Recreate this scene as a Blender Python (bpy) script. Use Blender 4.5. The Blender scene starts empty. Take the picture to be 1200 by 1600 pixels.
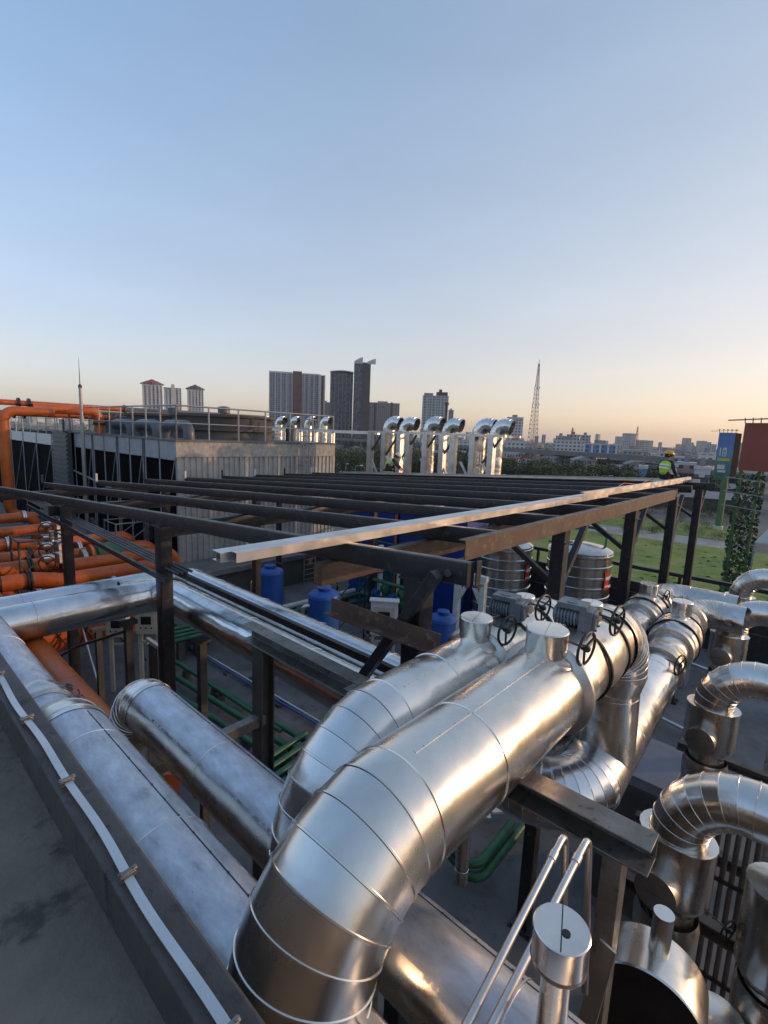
import bpy, bmesh, math, random
from mathutils import Vector, Matrix, Quaternion

random.seed(7)
V = Vector
R_ = math.radians
SC = bpy.context.scene
COL = SC.collection

# ------------------------------------------------------------------ camera
# World frame: X and Y run along the two directions of the plant grid, Z is up, the lens is at the origin.
CAM_RIGHT = V((0.67005928, -0.74124966, 0.03961697))
CAM_DOWN = V((-0.08806493, -0.13237344, -0.98728002))
CAM_FWD = V((0.73706521, 0.65804728, -0.15397616))
FPX = 770.0
cam_data = bpy.data.cameras.new("camera")
cam_data.sensor_fit = 'VERTICAL'
cam_data.sensor_height = 24.0
cam_data.lens = 24.0 * FPX / 1600.0
cam_data.clip_start = 0.05
cam_data.clip_end = 20000
cam = bpy.data.objects.new("camera", cam_data)
COL.objects.link(cam)
m = Matrix.Identity(4)
for i in range(3):
    m[i][0] = CAM_RIGHT[i]; m[i][1] = -CAM_DOWN[i]; m[i][2] = -CAM_FWD[i]
cam.matrix_world = m
SC.camera = cam
SC.render.resolution_x = 768
SC.render.resolution_y = 1024

# ------------------------------------------------------------------ sky and sun
SUN_ANG = R_(-42)            # direction of the sun in the ground plane, measured from +X towards +Y
SUN_EL = R_(9.0)
world = bpy.data.worlds.new("World")
SC.world = world
world.use_nodes = True
nt = world.node_tree
for n in list(nt.nodes): nt.nodes.remove(n)
out = nt.nodes.new('ShaderNodeOutputWorld')
bg = nt.nodes.new('ShaderNodeBackground')
sky = nt.nodes.new('ShaderNodeTexSky')
sky.sky_type = 'NISHITA'
sky.sun_disc = False
sky.sun_elevation = SUN_EL
sky.sun_rotation = math.pi / 2 - SUN_ANG
sky.altitude = 20
sky.air_density = 1.2
sky.dust_density = 1.25
sky.ozone_density = 1.2
# the hazy evening sky is flatter than the clear-air model: soften its contrast, keep its layout
soft = nt.nodes.new('ShaderNodeGamma')
soft.inputs['Gamma'].default_value = 0.48
gain = nt.nodes.new('ShaderNodeMix')
gain.data_type = 'RGBA'; gain.blend_type = 'MULTIPLY'
gain.inputs['Factor'].default_value = 1.0
gain.inputs[7].default_value = (1.98, 1.98, 2.34, 1)
bg.inputs['Strength'].default_value = 0.15
pale = nt.nodes.new('ShaderNodeHueSaturation')
pale.inputs['Saturation'].default_value = 1.0
nt.links.new(sky.outputs[0], soft.inputs[0])
# the real evening air is a little bluer away from the sun and creamier low down than the model: weight it by world direction
tcw = nt.nodes.new('ShaderNodeTexCoord')
dt = nt.nodes.new('ShaderNodeVectorMath'); dt.operation = 'DOT_PRODUCT'; dt.inputs[1].default_value = (math.cos(SUN_ANG), math.sin(SUN_ANG), 0)
sz = nt.nodes.new('ShaderNodeSeparateXYZ'); zc_ = nt.nodes.new('ShaderNodeClamp'); z2 = nt.nodes.new('ShaderNodeMath'); z2.operation = 'MULTIPLY'
nt.links.new(tcw.outputs['Generated'], dt.inputs[0]); nt.links.new(tcw.outputs['Generated'], sz.inputs[0]); nt.links.new(sz.outputs['Z'], zc_.inputs['Value'])
nt.links.new(zc_.outputs[0], z2.inputs[0]); nt.links.new(zc_.outputs[0], z2.inputs[1])
zc_.inputs['Max'].default_value = .58
dcl = nt.nodes.new('ShaderNodeClamp'); dcl.inputs['Min'].default_value = -.45; dcl.inputs['Max'].default_value = .62
nt.links.new(dt.outputs['Value'], dcl.inputs['Value'])
acc = nt.nodes.new('ShaderNodeVectorMath'); acc.operation = 'ADD'; acc.inputs[0].default_value = (1.135, 1.035, .99); acc.inputs[1].default_value = (0, 0, 0)
for cvec, src in (((-0.68, -0.115, 0.079), zc_.outputs[0]), ((0.084, -0.171, -0.164), z2.outputs[0]), ((0.165, 0.015, -0.15), dcl.outputs[0])):
    sc_ = nt.nodes.new('ShaderNodeVectorMath'); sc_.operation = 'SCALE'; sc_.inputs[0].default_value = cvec
    nt.links.new(src, sc_.inputs['Scale'])
    ad_ = nt.nodes.new('ShaderNodeVectorMath'); ad_.operation = 'ADD'
    nt.links.new(acc.outputs[0], ad_.inputs[0]); nt.links.new(sc_.outputs[0], ad_.inputs[1]); acc = ad_
wt = nt.nodes.new('ShaderNodeMix'); wt.data_type = 'RGBA'; wt.blend_type = 'MULTIPLY'; wt.inputs['Factor'].default_value = 1.0
nt.links.new(soft.outputs[0], gain.inputs[6])
nt.links.new(gain.outputs[2], wt.inputs[6])
# faint high streaks of evening haze
mpw = nt.nodes.new('ShaderNodeMapping'); mpw.inputs['Scale'].default_value = (1.6, 1.6, 7.0); mpw.inputs['Rotation'].default_value = (.25, .1, .4)
nzw = nt.nodes.new('ShaderNodeTexNoise'); nzw.inputs['Scale'].default_value = 1.5; nzw.inputs['Detail'].default_value = 5; nzw.inputs['Roughness'].default_value = .55
mrw = nt.nodes.new('ShaderNodeMapRange'); mrw.inputs['From Min'].default_value = .3; mrw.inputs['From Max'].default_value = .7; mrw.inputs['To Min'].default_value = .975; mrw.inputs['To Max'].default_value = 1.035
scw = nt.nodes.new('ShaderNodeVectorMath'); scw.operation = 'SCALE'
nt.links.new(tcw.outputs['Generated'], mpw.inputs['Vector']); nt.links.new(mpw.outputs[0], nzw.inputs['Vector']); nt.links.new(nzw.outputs['Fac'], mrw.inputs['Value'])
nt.links.new(acc.outputs[0], scw.inputs[0]); nt.links.new(mrw.outputs[0], scw.inputs['Scale'])
nt.links.new(scw.outputs[0], wt.inputs[7])
nt.links.new(wt.outputs[2], pale.inputs['Color'])
nt.links.new(pale.outputs[0], bg.inputs[0])
nt.links.new(bg.outputs[0], out.inputs[0])

sd = bpy.data.lights.new("sun", 'SUN')
sd.energy = 1.2
sd.angle = R_(1.0)
sd.color = (1.0, 0.60, 0.34)
sun = bpy.data.objects.new("sun", sd)
COL.objects.link(sun)
sdir = V((math.cos(SUN_EL) * math.cos(SUN_ANG), math.cos(SUN_EL) * math.sin(SUN_ANG), math.sin(SUN_EL)))
sun.rotation_euler = sdir.to_track_quat('Z', 'Y').to_euler()

SC.view_settings.view_transform = 'Standard'
SC.view_settings.look = 'None'
SC.view_settings.exposure = 0.56
SC.view_settings.gamma = 1.0
SC.render.engine = 'CYCLES'

# ------------------------------------------------------------------ helpers
def ray(x, y):
    return CAM_RIGHT * (x - 600) + CAM_DOWN * (y - 800) + CAM_FWD * FPX

def at(x, y, X=None, Y=None, Z=None, D=None):
    """the point of the real scene on a known plane (X, Y or Z) or at a distance D seen at a photo pixel"""
    w = ray(x, y)
    if X is not None: return w * (X / w.x)
    if Y is not None: return w * (Y / w.y)
    if Z is not None: return w * (Z / w.z)
    return w * (D / math.hypot(w.x, w.y))

def thing(name, label, cat, loc=(0, 0, 0), rotz=0.0, group=None):
    o = bpy.data.objects.new(name, None)
    o.empty_display_size = 0.2
    COL.objects.link(o)
    o.location = loc
    o.rotation_euler = (0, 0, rotz)
    o['label'] = label; o['category'] = cat
    if group: o['group'] = group
    return o

def tag(o, label, cat, group=None):
    o['label'] = label; o['category'] = cat
    if group: o['group'] = group
    return o

def kind(o, k):
    o['kind'] = k
    return o

def frame_of(d):
    d = d.normalized()
    a = V((0, 0, 1)) if abs(d.z) < 0.9 else V((1, 0, 0))
    u = a.cross(d).normalized()
    return u, d.cross(u).normalized()

class MB:
    """collects geometry and links it as one mesh object"""
    def __init__(s): s.v = []; s.f = []
    def add(s, vs, fs):
        b = len(s.v)
        s.v += [V(p) for p in vs]
        s.f += [tuple(b + i for i in f) for f in fs]
        return s
    def hexa(s, p):
        return s.add(p, [(0, 3, 2, 1), (4, 5, 6, 7), (0, 1, 5, 4), (1, 2, 6, 5), (2, 3, 7, 6), (3, 0, 4, 7)])
    def box(s, a, b):
        x0, y0, z0 = [min(a[i], b[i]) for i in range(3)]; x1, y1, z1 = [max(a[i], b[i]) for i in range(3)]
        return s.hexa([(x0, y0, z0), (x1, y0, z0), (x1, y1, z0), (x0, y1, z0), (x0, y0, z1), (x1, y0, z1), (x1, y1, z1), (x0, y1, z1)])
    def cbox(s, c, sz, rz=0.0):
        c = V(c); h = V(sz) / 2; q = Matrix.Rotation(rz, 3, 'Z')
        pts = []
        for z in (-1, 1):
            for x, y in ((-1, -1), (1, -1), (1, 1), (-1, 1)):
                pts.append(c + q @ V((x * h.x, y * h.y, z * h.z)))
        return s.hexa(pts)
    def bar(s, p, q, w, h, up=(0, 0, 1)):
        p = V(p); q = V(q); d = (q - p).normalized(); up = V(up)
        if abs(d.dot(up)) > 0.99: up = V((1, 0, 0))
        r = d.cross(up).normalized(); u = r.cross(d).normalized()
        a = r * (w / 2); b = u * (h / 2)
        return s.hexa([p - a - b, p + a - b, p + a + b, p - a + b, q - a - b, q + a - b, q + a + b, q - a + b])
    def prof(s, p, q, pts, up=(0, 0, 1), caps=True):
        """closed 2D outline (side, up) extruded from p to q"""
        p = V(p); q = V(q); d = (q - p).normalized(); up = V(up)
        if abs(d.dot(up)) > 0.99: up = V((1, 0, 0))
        r = d.cross(up).normalized(); u = r.cross(d).normalized()
        n = len(pts)
        vs = [p + r * a + u * b for a, b in pts] + [q + r * a + u * b for a, b in pts]
        fs = [(i, (i + 1) % n, n + (i + 1) % n, n + i) for i in range(n)]
        if caps: fs += [tuple(range(n))[::-1], tuple(range(n, 2 * n))]
        return s.add(vs, fs)
    def rings(s, rs, n=32, cap0=False, cap1=False):
        """rs = list of (centre, u, v) with u and v already scaled to the radius"""
        vs = []
        for c, u, v in rs:
            c = V(c)
            for k in range(n):
                a = 2 * math.pi * k / n
                vs.append(c + u * math.cos(a) + v * math.sin(a))
        fs = []
        for j in range(len(rs) - 1):
            for k in range(n):
                k2 = (k + 1) % n
                fs.append((j * n + k, j * n + k2, (j + 1) * n + k2, (j + 1) * n + k))
        if cap0: fs.append(tuple(range(n))[::-1])
        if cap1: fs.append(tuple(range((len(rs) - 1) * n, len(rs) * n)))
        return s.add(vs, fs)
    def tube(s, p, q, r, n=12, caps=True, r2=None):
        p = V(p); q = V(q); u, v = frame_of(q - p)
        r2 = r if r2 is None else r2
        return s.rings([(p, u * r, v * r), (q, u * r2, v * r2)], n, caps, caps)
    def lathe(s, o, axis, prof, n=32, cap0=True, cap1=True):
        """prof = list of (distance along axis, radius)"""
        o = V(o); a = V(axis).normalized(); u, v = frame_of(a)
        return s.rings([(o + a * h, u * max(r, 1e-4), v * max(r, 1e-4)) for h, r in prof], n, cap0, cap1)
    def torus(s, c, axis, R, r, n=28, m_=8):
        c = V(c); u, v = frame_of(V(axis)); a = V(axis).normalized()
        vs = []
        for i in range(n):
            t = 2 * math.pi * i / n
            d = u * math.cos(t) + v * math.sin(t)
            for j in range(m_):
                p = 2 * math.pi * j / m_
                vs.append(c + d * (R + r * math.cos(p)) + a * (r * math.sin(p)))
        fs = [(i * m_ + j, ((i + 1) % n) * m_ + j, ((i + 1) % n) * m_ + (j + 1) % m_, i * m_ + (j + 1) % m_) for i in range(n) for j in range(m_)]
        return s.add(vs, fs)
    def duct(s, pts, r, bend=0.5, gores=8, ridge=0.0, seam=0.0, off=0.5, n=48, caps=(False, False), rw=0.007):
        """round duct along a polyline; corners become gored elbows, seams become small raised beads"""
        pts = [V(p) for p in pts]
        nb = len(pts)
        d = (pts[1] - pts[0]).normalized()
        u, v = frame_of(d)
        rs = []
        def ring(c, rad): rs.append((c.copy(), u * rad, v * rad))
        def bead(c, dd):
            if ridge <= 0: return
            ring(c - dd * rw, r); ring(c - dd * rw * .6, r + ridge); ring(c + dd * rw * .6, r + ridge); ring(c + dd * rw, r)
        cur = pts[0].copy()
        for i in range(nb - 1):
            d = (pts[i + 1] - pts[i]).normalized()
            if i + 1 < nb - 1:
                d2 = (pts[i + 2] - pts[i + 1]).normalized()
                al = math.acos(max(-1, min(1, d.dot(d2))))
                B = bend[i] if isinstance(bend, (list, tuple)) else bend
                t = B * math.tan(al / 2)
                end = pts[i + 1] - d * t
            else:
                end = pts[i + 1].copy(); al = 0
            L = (end - cur).length
            ring(cur, r)
            if seam > 0:
                x = off * seam
                while x < L - 0.03:
                    if x > 0.03: bead(cur + d * x, d)
                    x += seam
            ring(end, r)
            if al > 1e-3:
                b = d.cross(d2).normalized()
                nrm = b.cross(d).normalized()
                C = end + nrm * B
                rel = end - C
                g = gores if al > 1.2 else max(2, int(gores * al / 1.57))
                u0, v0 = u.copy(), v.copy()
                bead(end, d)
                for k in range(1, g + 1):
                    q = Quaternion(b, al * k / g)
                    u = q @ u0; v = q @ v0
                    dd = q @ d
                    c = C + q @ rel
                    if k < g and ridge <= 0: ring(c, r)
                    else: 
                        if ridge > 0: bead(c, dd)
                        else: ring(c, r)
                cur = C + Quaternion(b, al) @ rel
            else:
                cur = end
        # drop duplicates
        out_ = [rs[0]]
        for q in rs[1:]:
            if (q[0] - out_[-1][0]).length > 1e-5 or (q[1].length - out_[-1][1].length) ** 2 > 1e-10: out_.append(q)
        return s.rings(out_, n, caps[0], caps[1])
    def build(s, name, mat, parent=None, smooth=30.0, bevel=0.0, kind_=None, local=False):
        off = V((0, 0, 0))
        if parent is not None and not local:
            p = parent
            while p is not None:
                off = off + p.location; p = p.parent
        me = bpy.data.meshes.new(name)
        me.from_pydata([tuple(p - off) for p in s.v], [], s.f)
        bm = bmesh.new(); bm.from_mesh(me)
        bmesh.ops.recalc_face_normals(bm, faces=bm.faces)
        bm.to_mesh(me); bm.free()
        if smooth:
            for p in me.polygons: p.use_smooth = True
            me.set_sharp_from_angle(angle=R_(smooth))
        me.materials.append(mat)
        o = bpy.data.objects.new(name, me)
        COL.objects.link(o)
        if parent is not None: o.parent = parent
        if bevel:
            b = o.modifiers.new('bevel', 'BEVEL'); b.width = bevel; b.segments = 2; b.limit_method = 'ANGLE'
        if kind_: o['kind'] = kind_
        return o

def copy_tree(o, parent=None):
    c = o.copy(); COL.objects.link(c)
    if parent is not None: c.parent = parent
    for ch in list(o.children): copy_tree(ch, c)
    return c

def oval(w, h, r, k=3):
    """rounded rectangle outline"""
    pts = []
    for cx, cy, a0 in ((w/2 - r, h/2 - r, 0), (-w/2 + r, h/2 - r, 90), (-w/2 + r, -h/2 + r, 180), (w/2 - r, -h/2 + r, 270)):
        for i in range(k + 1):
            a = R_(a0 + 90 * i / k)
            pts.append((cx + r * math.cos(a), cy + r * math.sin(a)))
    return pts
def c_outline(w, h, t=0.006, flip=False):      # C section, web on the left, or on the right when flipped
    if flip: return [(-a, b) for a, b in c_outline(w, h, t)][::-1]
    return [(-w/2, -h/2), (w/2, -h/2), (w/2, -h/2 + t), (-w/2 + t, -h/2 + t), (-w/2 + t, h/2 - t), (w/2, h/2 - t), (w/2, h/2), (-w/2, h/2)]
def i_outline(w, h, t=0.012):
    return [(-w/2, -h/2), (w/2, -h/2), (w/2, -h/2 + t), (t/2, -h/2 + t), (t/2, h/2 - t), (w/2, h/2 - t), (w/2, h/2), (-w/2, h/2), (-w/2, h/2 - t), (-t/2, h/2 - t), (-t/2, -h/2 + t), (-w/2, -h/2 + t)]

# ------------------------------------------------------------------ materials
MATS = {}
def nodes_of(name):
    mt = bpy.data.materials.new(name); mt.use_nodes = True
    nt = mt.node_tree
    return mt, nt, nt.nodes['Principled BSDF']
def N(nt, typ, **kw):
    n = nt.nodes.new(typ)
    for k, v in kw.items():
        if k in n.inputs.keys(): n.inputs[k].default_value = v
        else: setattr(n, k, v)
    return n
def noise(nt, coord, scale, detail=4.0, rough=0.55):
    n = nt.nodes.new('ShaderNodeTexNoise')
    n.inputs['Scale'].default_value = scale; n.inputs['Detail'].default_value = detail; n.inputs['Roughness'].default_value = rough
    nt.links.new(coord, n.inputs['Vector'])
    return n.outputs['Fac']
def ramp(nt, fac, stops):
    r = nt.nodes.new('ShaderNodeValToRGB')
    el = r.color_ramp.elements
    el[0].position, el[0].color = stops[0][0], (*stops[0][1], 1)
    el[1].position, el[1].color = stops[-1][0], (*stops[-1][1], 1)
    for p, c in stops[1:-1]:
        e = el.new(p); e.color = (*c, 1)
    nt.links.new(fac, r.inputs['Fac'])
    return r.outputs['Color']
def fmath(nt, op, a, b=None, clamp=False):
    n = nt.nodes.new('ShaderNodeMath'); n.operation = op; n.use_clamp = clamp
    for i, x in enumerate((a, b)):
        if x is None: continue
        if isinstance(x, (int, float)): n.inputs[i].default_value = x
        else: nt.links.new(x, n.inputs[i])
    return n.outputs[0]
def bump(nt, h, strength, dist, prev=None):
    b = nt.nodes.new('ShaderNodeBump')
    b.inputs['Strength'].default_value = strength; b.inputs['Distance'].default_value = dist
    nt.links.new(h, b.inputs['Height'])
    if prev is not None: nt.links.new(prev, b.inputs['Normal'])
    return b.outputs['Normal']
def paint(name, c, rough=0.5, metal=0.0, var=0.25, scale=3.0, bmp=0.15, spots=None, bscale=40.0, coat=0.0):
    """painted or raw surface with blotchy tone, grime spots and a slight bump"""
    if name in MATS: return MATS[name]
    mt, nt, bs = nodes_of(name)
    geo = N(nt, 'ShaderNodeNewGeometry')
    co = geo.outputs['Position']
    f = noise(nt, co, scale, 6, .6)
    lo = tuple(x * (1 - var) for x in c); hi = tuple(min(1, x * (1 + var)) for x in c)
    col = ramp(nt, f, [(.3, lo), (.7, hi)])
    if spots:
        f2 = noise(nt, co, scale * 4.3, 5, .65)
        msk = ramp(nt, f2, [(.56, (0, 0, 0)), (.68, (1, 1, 1))])
        mx = N(nt, 'ShaderNodeMix', data_type='RGBA')
        nt.links.new(msk, mx.inputs['Factor']); nt.links.new(col, mx.inputs[6]); mx.inputs[7].default_value = (*spots, 1)
        col = mx.outputs[2]
    nt.links.new(col, bs.inputs['Base Color'])
    bs.inputs['Metallic'].default_value = metal
    rr = ramp(nt, noise(nt, co, scale * 2.1, 4), [(.3, (rough * .75,) * 3), (.7, (min(1, rough * 1.25),) * 3)])
    nt.links.new(rr, bs.inputs['Roughness'])
    if coat: bs.inputs['Coat Weight'].default_value = coat
    if bmp: nt.links.new(bump(nt, noise(nt, co, bscale, 4), bmp, .01), bs.inputs['Normal'])
    if name == 'black_void': bs.inputs['Specular IOR Level'].default_value = .03
    MATS[name] = mt
    return mt

def clad(name, base=(.75, .735, .70), r0=.2, r1=.36, dents=.5, dust=None, dcol=(.42, .45, .50), crinkle=0.0):
    """aluminium jacketing: dents, smears and, on the tops, a ragged film of dried dust"""
    mt, nt, bs = nodes_of(name)
    geo = N(nt, 'ShaderNodeNewGeometry')
    co = geo.outputs['Position']
    f = noise(nt, co, 2.2, 6, .62)
    col = ramp(nt, f, [(.28, tuple(x * .78 for x in base)), (.55, base), (.75, tuple(min(1, x * 1.08) for x in base))])
    rr = ramp(nt, noise(nt, co, 3.1, 5, .6), [(.28, (r0,) * 3), (.75, (r1,) * 3)])
    nt.links.new(col, bs.inputs['Base Color']); nt.links.new(rr, bs.inputs['Roughness'])
    bs.inputs['Metallic'].default_value = 1.0
    nrm = bump(nt, noise(nt, co, 2.6, 1.5, .5), dents * .40, .10)
    nrm = bump(nt, noise(nt, co, 8.0, 2, .5), dents * .12, .02, nrm)
    if crinkle:
        vo = nt.nodes.new('ShaderNodeTexVoronoi'); vo.feature = 'SMOOTH_F1'; vo.inputs['Scale'].default_value = 7.0
        nt.links.new(co, vo.inputs['Vector'])
        nrm = bump(nt, vo.outputs['Distance'], crinkle, .05, nrm)
    nt.links.new(nrm, bs.inputs['Normal'])
    if dust is not None:
        sep = N(nt, 'ShaderNodeSeparateXYZ'); nt.links.new(geo.outputs['True Normal'], sep.inputs[0])
        e = fmath(nt, 'ADD', sep.outputs['Z'], fmath(nt, 'MULTIPLY', fmath(nt, 'SUBTRACT', noise(nt, co, 5.5, 8, .68), .5), .55))
        msk = ramp(nt, e, [(dust, (0, 0, 0)), (dust + .02, (1, 1, 1))])
        ds = N(nt, 'ShaderNodeBsdfPrincipled')
        mp_ = N(nt, 'ShaderNodeMapping'); mp_.inputs['Scale'].default_value = (1.0, .38, 1.0); nt.links.new(co, mp_.inputs['Vector'])
        dn = noise(nt, mp_.outputs[0], 15, 8, .66)
        spk = noise(nt, co, 38, 3, .6)
        dc_ = ramp(nt, dn, [(.30, tuple(x * .64 for x in dcol)), (.42, tuple(x * .88 for x in dcol)), (.54, dcol), (.68, tuple(min(1, x * 1.2) for x in dcol))])
        sm_ = N(nt, 'ShaderNodeMix', data_type='RGBA', blend_type='MULTIPLY'); sm_.inputs['Factor'].default_value = 1.0
        nt.links.new(dc_, sm_.inputs[6]); nt.links.new(ramp(nt, spk, [(.24, (.4, .39, .38)), (.28, (1, 1, 1))]), sm_.inputs[7])
        nt.links.new(sm_.outputs[2], ds.inputs['Base Color'])
        ds.inputs['Metallic'].default_value = .7; ds.inputs['Roughness'].default_value = .47
        nt.links.new(bump(nt, dn, .12, .02, nrm), ds.inputs['Normal'])
        mx = N(nt, 'ShaderNodeMixShader')
        nt.links.new(msk, mx.inputs[0]); nt.links.new(bs.outputs[0], mx.inputs[1]); nt.links.new(ds.outputs[0], mx.inputs[2])
        o = [n for n in nt.nodes if n.type == 'OUTPUT_MATERIAL'][0]
        nt.links.new(mx.outputs[0], o.inputs['Surface'])
    MATS[name] = mt
    return mt

M_CLAD = clad('aluminium_jacket', dents=.85)
M_CLADN = clad('smooth_aluminium_jacket', base=(.76, .725, .665), r0=.2, r1=.33, dents=.6)
M_DUST = clad('dusty_aluminium_jacket', dust=.66, dcol=(.60, .63, .68))
M_CRINK = clad('crinkled_foil_jacket', base=(.62, .60, .57), r0=.22, r1=.40, dents=1.3, crinkle=.6)
M_DULL = clad('dull_aluminium_jacket', base=(.52, .51, .49), r0=.32, r1=.5, dents=.5)
M_GALV = clad('galvanised_steel', base=(.64, .64, .64), r0=.3, r1=.48, dents=.25)
M_BLACK = paint('black_painted_steel', (.016, .016, .018), .42, 0, .35, 2.5, .12, spots=(.05, .048, .045))
M_PRIMER = paint('brown_primed_steel', (.085, .05, .034), .5, 0, .3, 3, .15, spots=(.18, .13, .09))
M_GREYST = paint('grey_raw_steel', (.20, .195, .18), .45, .6, .3, 4, .15, spots=(.11, .085, .06))
M_STAND = paint('dull_grey_steel', (.085, .085, .085), .5, .3, .3, 3, .1)
M_ORANGE = paint('orange_pipe_paint', (.50, .115, .022), .42, 0, .2, 2, .08, spots=(.30, .07, .02))
M_BLUE = paint('blue_tank_paint', (.014, .085, .34), .42, 0, .22, 1.6, .06, spots=(.03, .085, .25))
M_GREEN = paint('green_pipe_paint', (.018, .115, .055), .45, 0, .3, 2, .06, spots=(.03, .07, .045))
M_WHITE = paint('white_paint', (.62, .62, .60), .5, 0, .12, 4, .05)
M_DARKBLK = paint('black_void', (.006, .006, .007), .85, 0, .2, 3, 0)
M_RUBBER = paint('black_plastic', (.012, .012, .012), .45, 0, .2, 8, .05)
M_MOTOR = paint('grey_cast_aluminium', (.12, .145, .17), .42, .25, .2, 9, .08)
M_FLOOR = paint('dark_deck_concrete', (.125, .126, .13), .8, 0, .35, .7, .3, spots=(.085, .085, .082), bscale=14)
M_ROOF = paint('weathered_roof_concrete', (.14, .122, .095), .88, 0, .42, 1.4, .5, spots=(.05, .046, .040), bscale=30)
M_KERB = paint('dark_bitumen_coating', (.05, .05, .051), .6, 0, .25, 3.0, .35, spots=(.022, .022, .023), bscale=30)
M_TAPE = clad('lightning_tape_metal', base=(.62, .62, .61), r0=.28, r1=.45, dents=.9)
M_RED = paint('red_label', (.45, .03, .03), .4, 0, .1, 5, 0)
M_CABLE = paint('black_cable', (.01, .01, .011), .5, 0, .2, 8, 0)

# ================================================================== SETTING: roof, deck, ground
DECK = -8.2
GROUND = -17.0
kind(MB().box((-9, -6, -1.9), (0.425, 60, -1.46)).build('roof', M_ROOF), 'structure')
kind(MB().box((0.535, -14, DECK - .5), (24.0, 62, DECK)).build('deck', M_FLOOR), 'structure')

# parapet upstand at the roof edge and the flat lightning conductor clipped to it
t = thing('parapet', 'low dark bitumen coated parapet along the edge of the near roof', 'wall', (.48, 5, -1.46))
MB().box((0.425, -6, DECK), (0.535, 60, -1.30)).build('wall', M_KERB, t, bevel=.012)
t = thing('lightning_tape', 'flat silver lightning conductor strip clipped along the top of the dark parapet', 'conductor', (.468, 2, -1.29))
mb = MB()
ys = [-1 + .05 * i for i in range(260)]
rng = random.Random(3)
pv = []
for i, y in enumerate(ys):
    dx = .0035 * math.sin(y * 9.1) + .004 * math.sin(y * 3.7 + 1); dz = .0035 * abs(math.sin(y * 4.6))
    x0 = .462 + dx
    pv.append((x0 - .0125, y, -1.288 + dz, x0 + .0125, y, -1.288 + dz * .6))
vs = []; fs = []
for a in pv:
    vs += [a[:3], a[3:], (a[3], a[4], a[5] + .004), (a[0], a[1], a[2] + .004)]
for i in range(len(pv) - 1):
    b = i * 4
    for k in range(4): fs.append((b + k, b + (k + 1) % 4, b + 4 + (k + 1) % 4, b + 4 + k))
fs += [(0, 1, 2, 3), (len(vs) - 1, len(vs) - 2, len(vs) - 3, len(vs) - 4)]
mb.add(vs, fs); mb.build('strip', M_TAPE, t)
for k in range(14):
    y = .25 + .55 * k
    mbk = MB().cbox((.462, y, -1.276), (.052, .016, .007), .08)
    mbk.lathe((.4425, y, -1.273), (0, 0, 1), [(0, .007), (.005, .006)], 10).lathe((.4815, y, -1.273), (0, 0, 1), [(0, .007), (.005, .006)], 10)
    mbk.cbox((.462, y, -1.29), (.045, .013, .018), .08)
    mbk.build('clip', M_GREYST, t, bevel=.003)

# ================================================================== BIG CLAD DUCTS IN FRONT
def lap_seam(p, q, normal, side, parent, n=9, mat=None, w=.016):
    """thin overlapping seam strip with pop rivets along a duct"""
    p = V(p); q = V(q); nrm = V(normal).normalized()
    mb = MB().bar(p + nrm * .001, q + nrm * .001, w, .005, nrm)
    for k in range(n):
        c = p.lerp(q, (k + .5) / n)
        mb.lathe(c + nrm * .003, nrm, [(0, .006), (.004, .0045)], 8)
    return mb.build('lap_seam', mat or M_CLADN, parent)

def handwheel(parent, c, axis, R, stem):
    """valve wheel with three spokes, hub and stem; axis points towards the viewer's side"""
    c = V(c); a = V(axis).normalized()
    mb = MB().torus(c, a, R, R * .085, 30, 8)
    u, v = frame_of(a)
    for k in range(3):
        an = 2 * math.pi * k / 3 + .5
        d = u * math.cos(an) + v * math.sin(an)
        mb.tube(c - a * .012, c + d * R, R * .075, 8)
    mb.lathe(c - a * .03, a, [(0, R * .16), (.02, R * .2), (.045, R * .2), (.055, R * .12)], 14)
    w = mb.build('handwheel', M_RUBBER, parent)
    MB().tube(c - a * stem, c - a * .02, R * .075, 10).build('stem', M_STAND, w)
    return w

def flanged_cap(parent, c, r, h, name='access_cap', mat=None):
    """lidded cylindrical cover standing on the duct"""
    o = MB().lathe(c, (0, 0, 1), [(-.1, r), (h * .93, r), (h * .935, r * 1.03), (h * .96, r * 1.03), (h, r * .985)], 36).build(name, mat or M_CLADN, parent, smooth=25)
    MB().bar(V(c) + V((-r * .95, -r * .25, h + .0005)), V(c) + V((r * .95, r * .25, h + .0005)), .002, .002).build('lid_seam', M_STAND, o)
    return o

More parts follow.
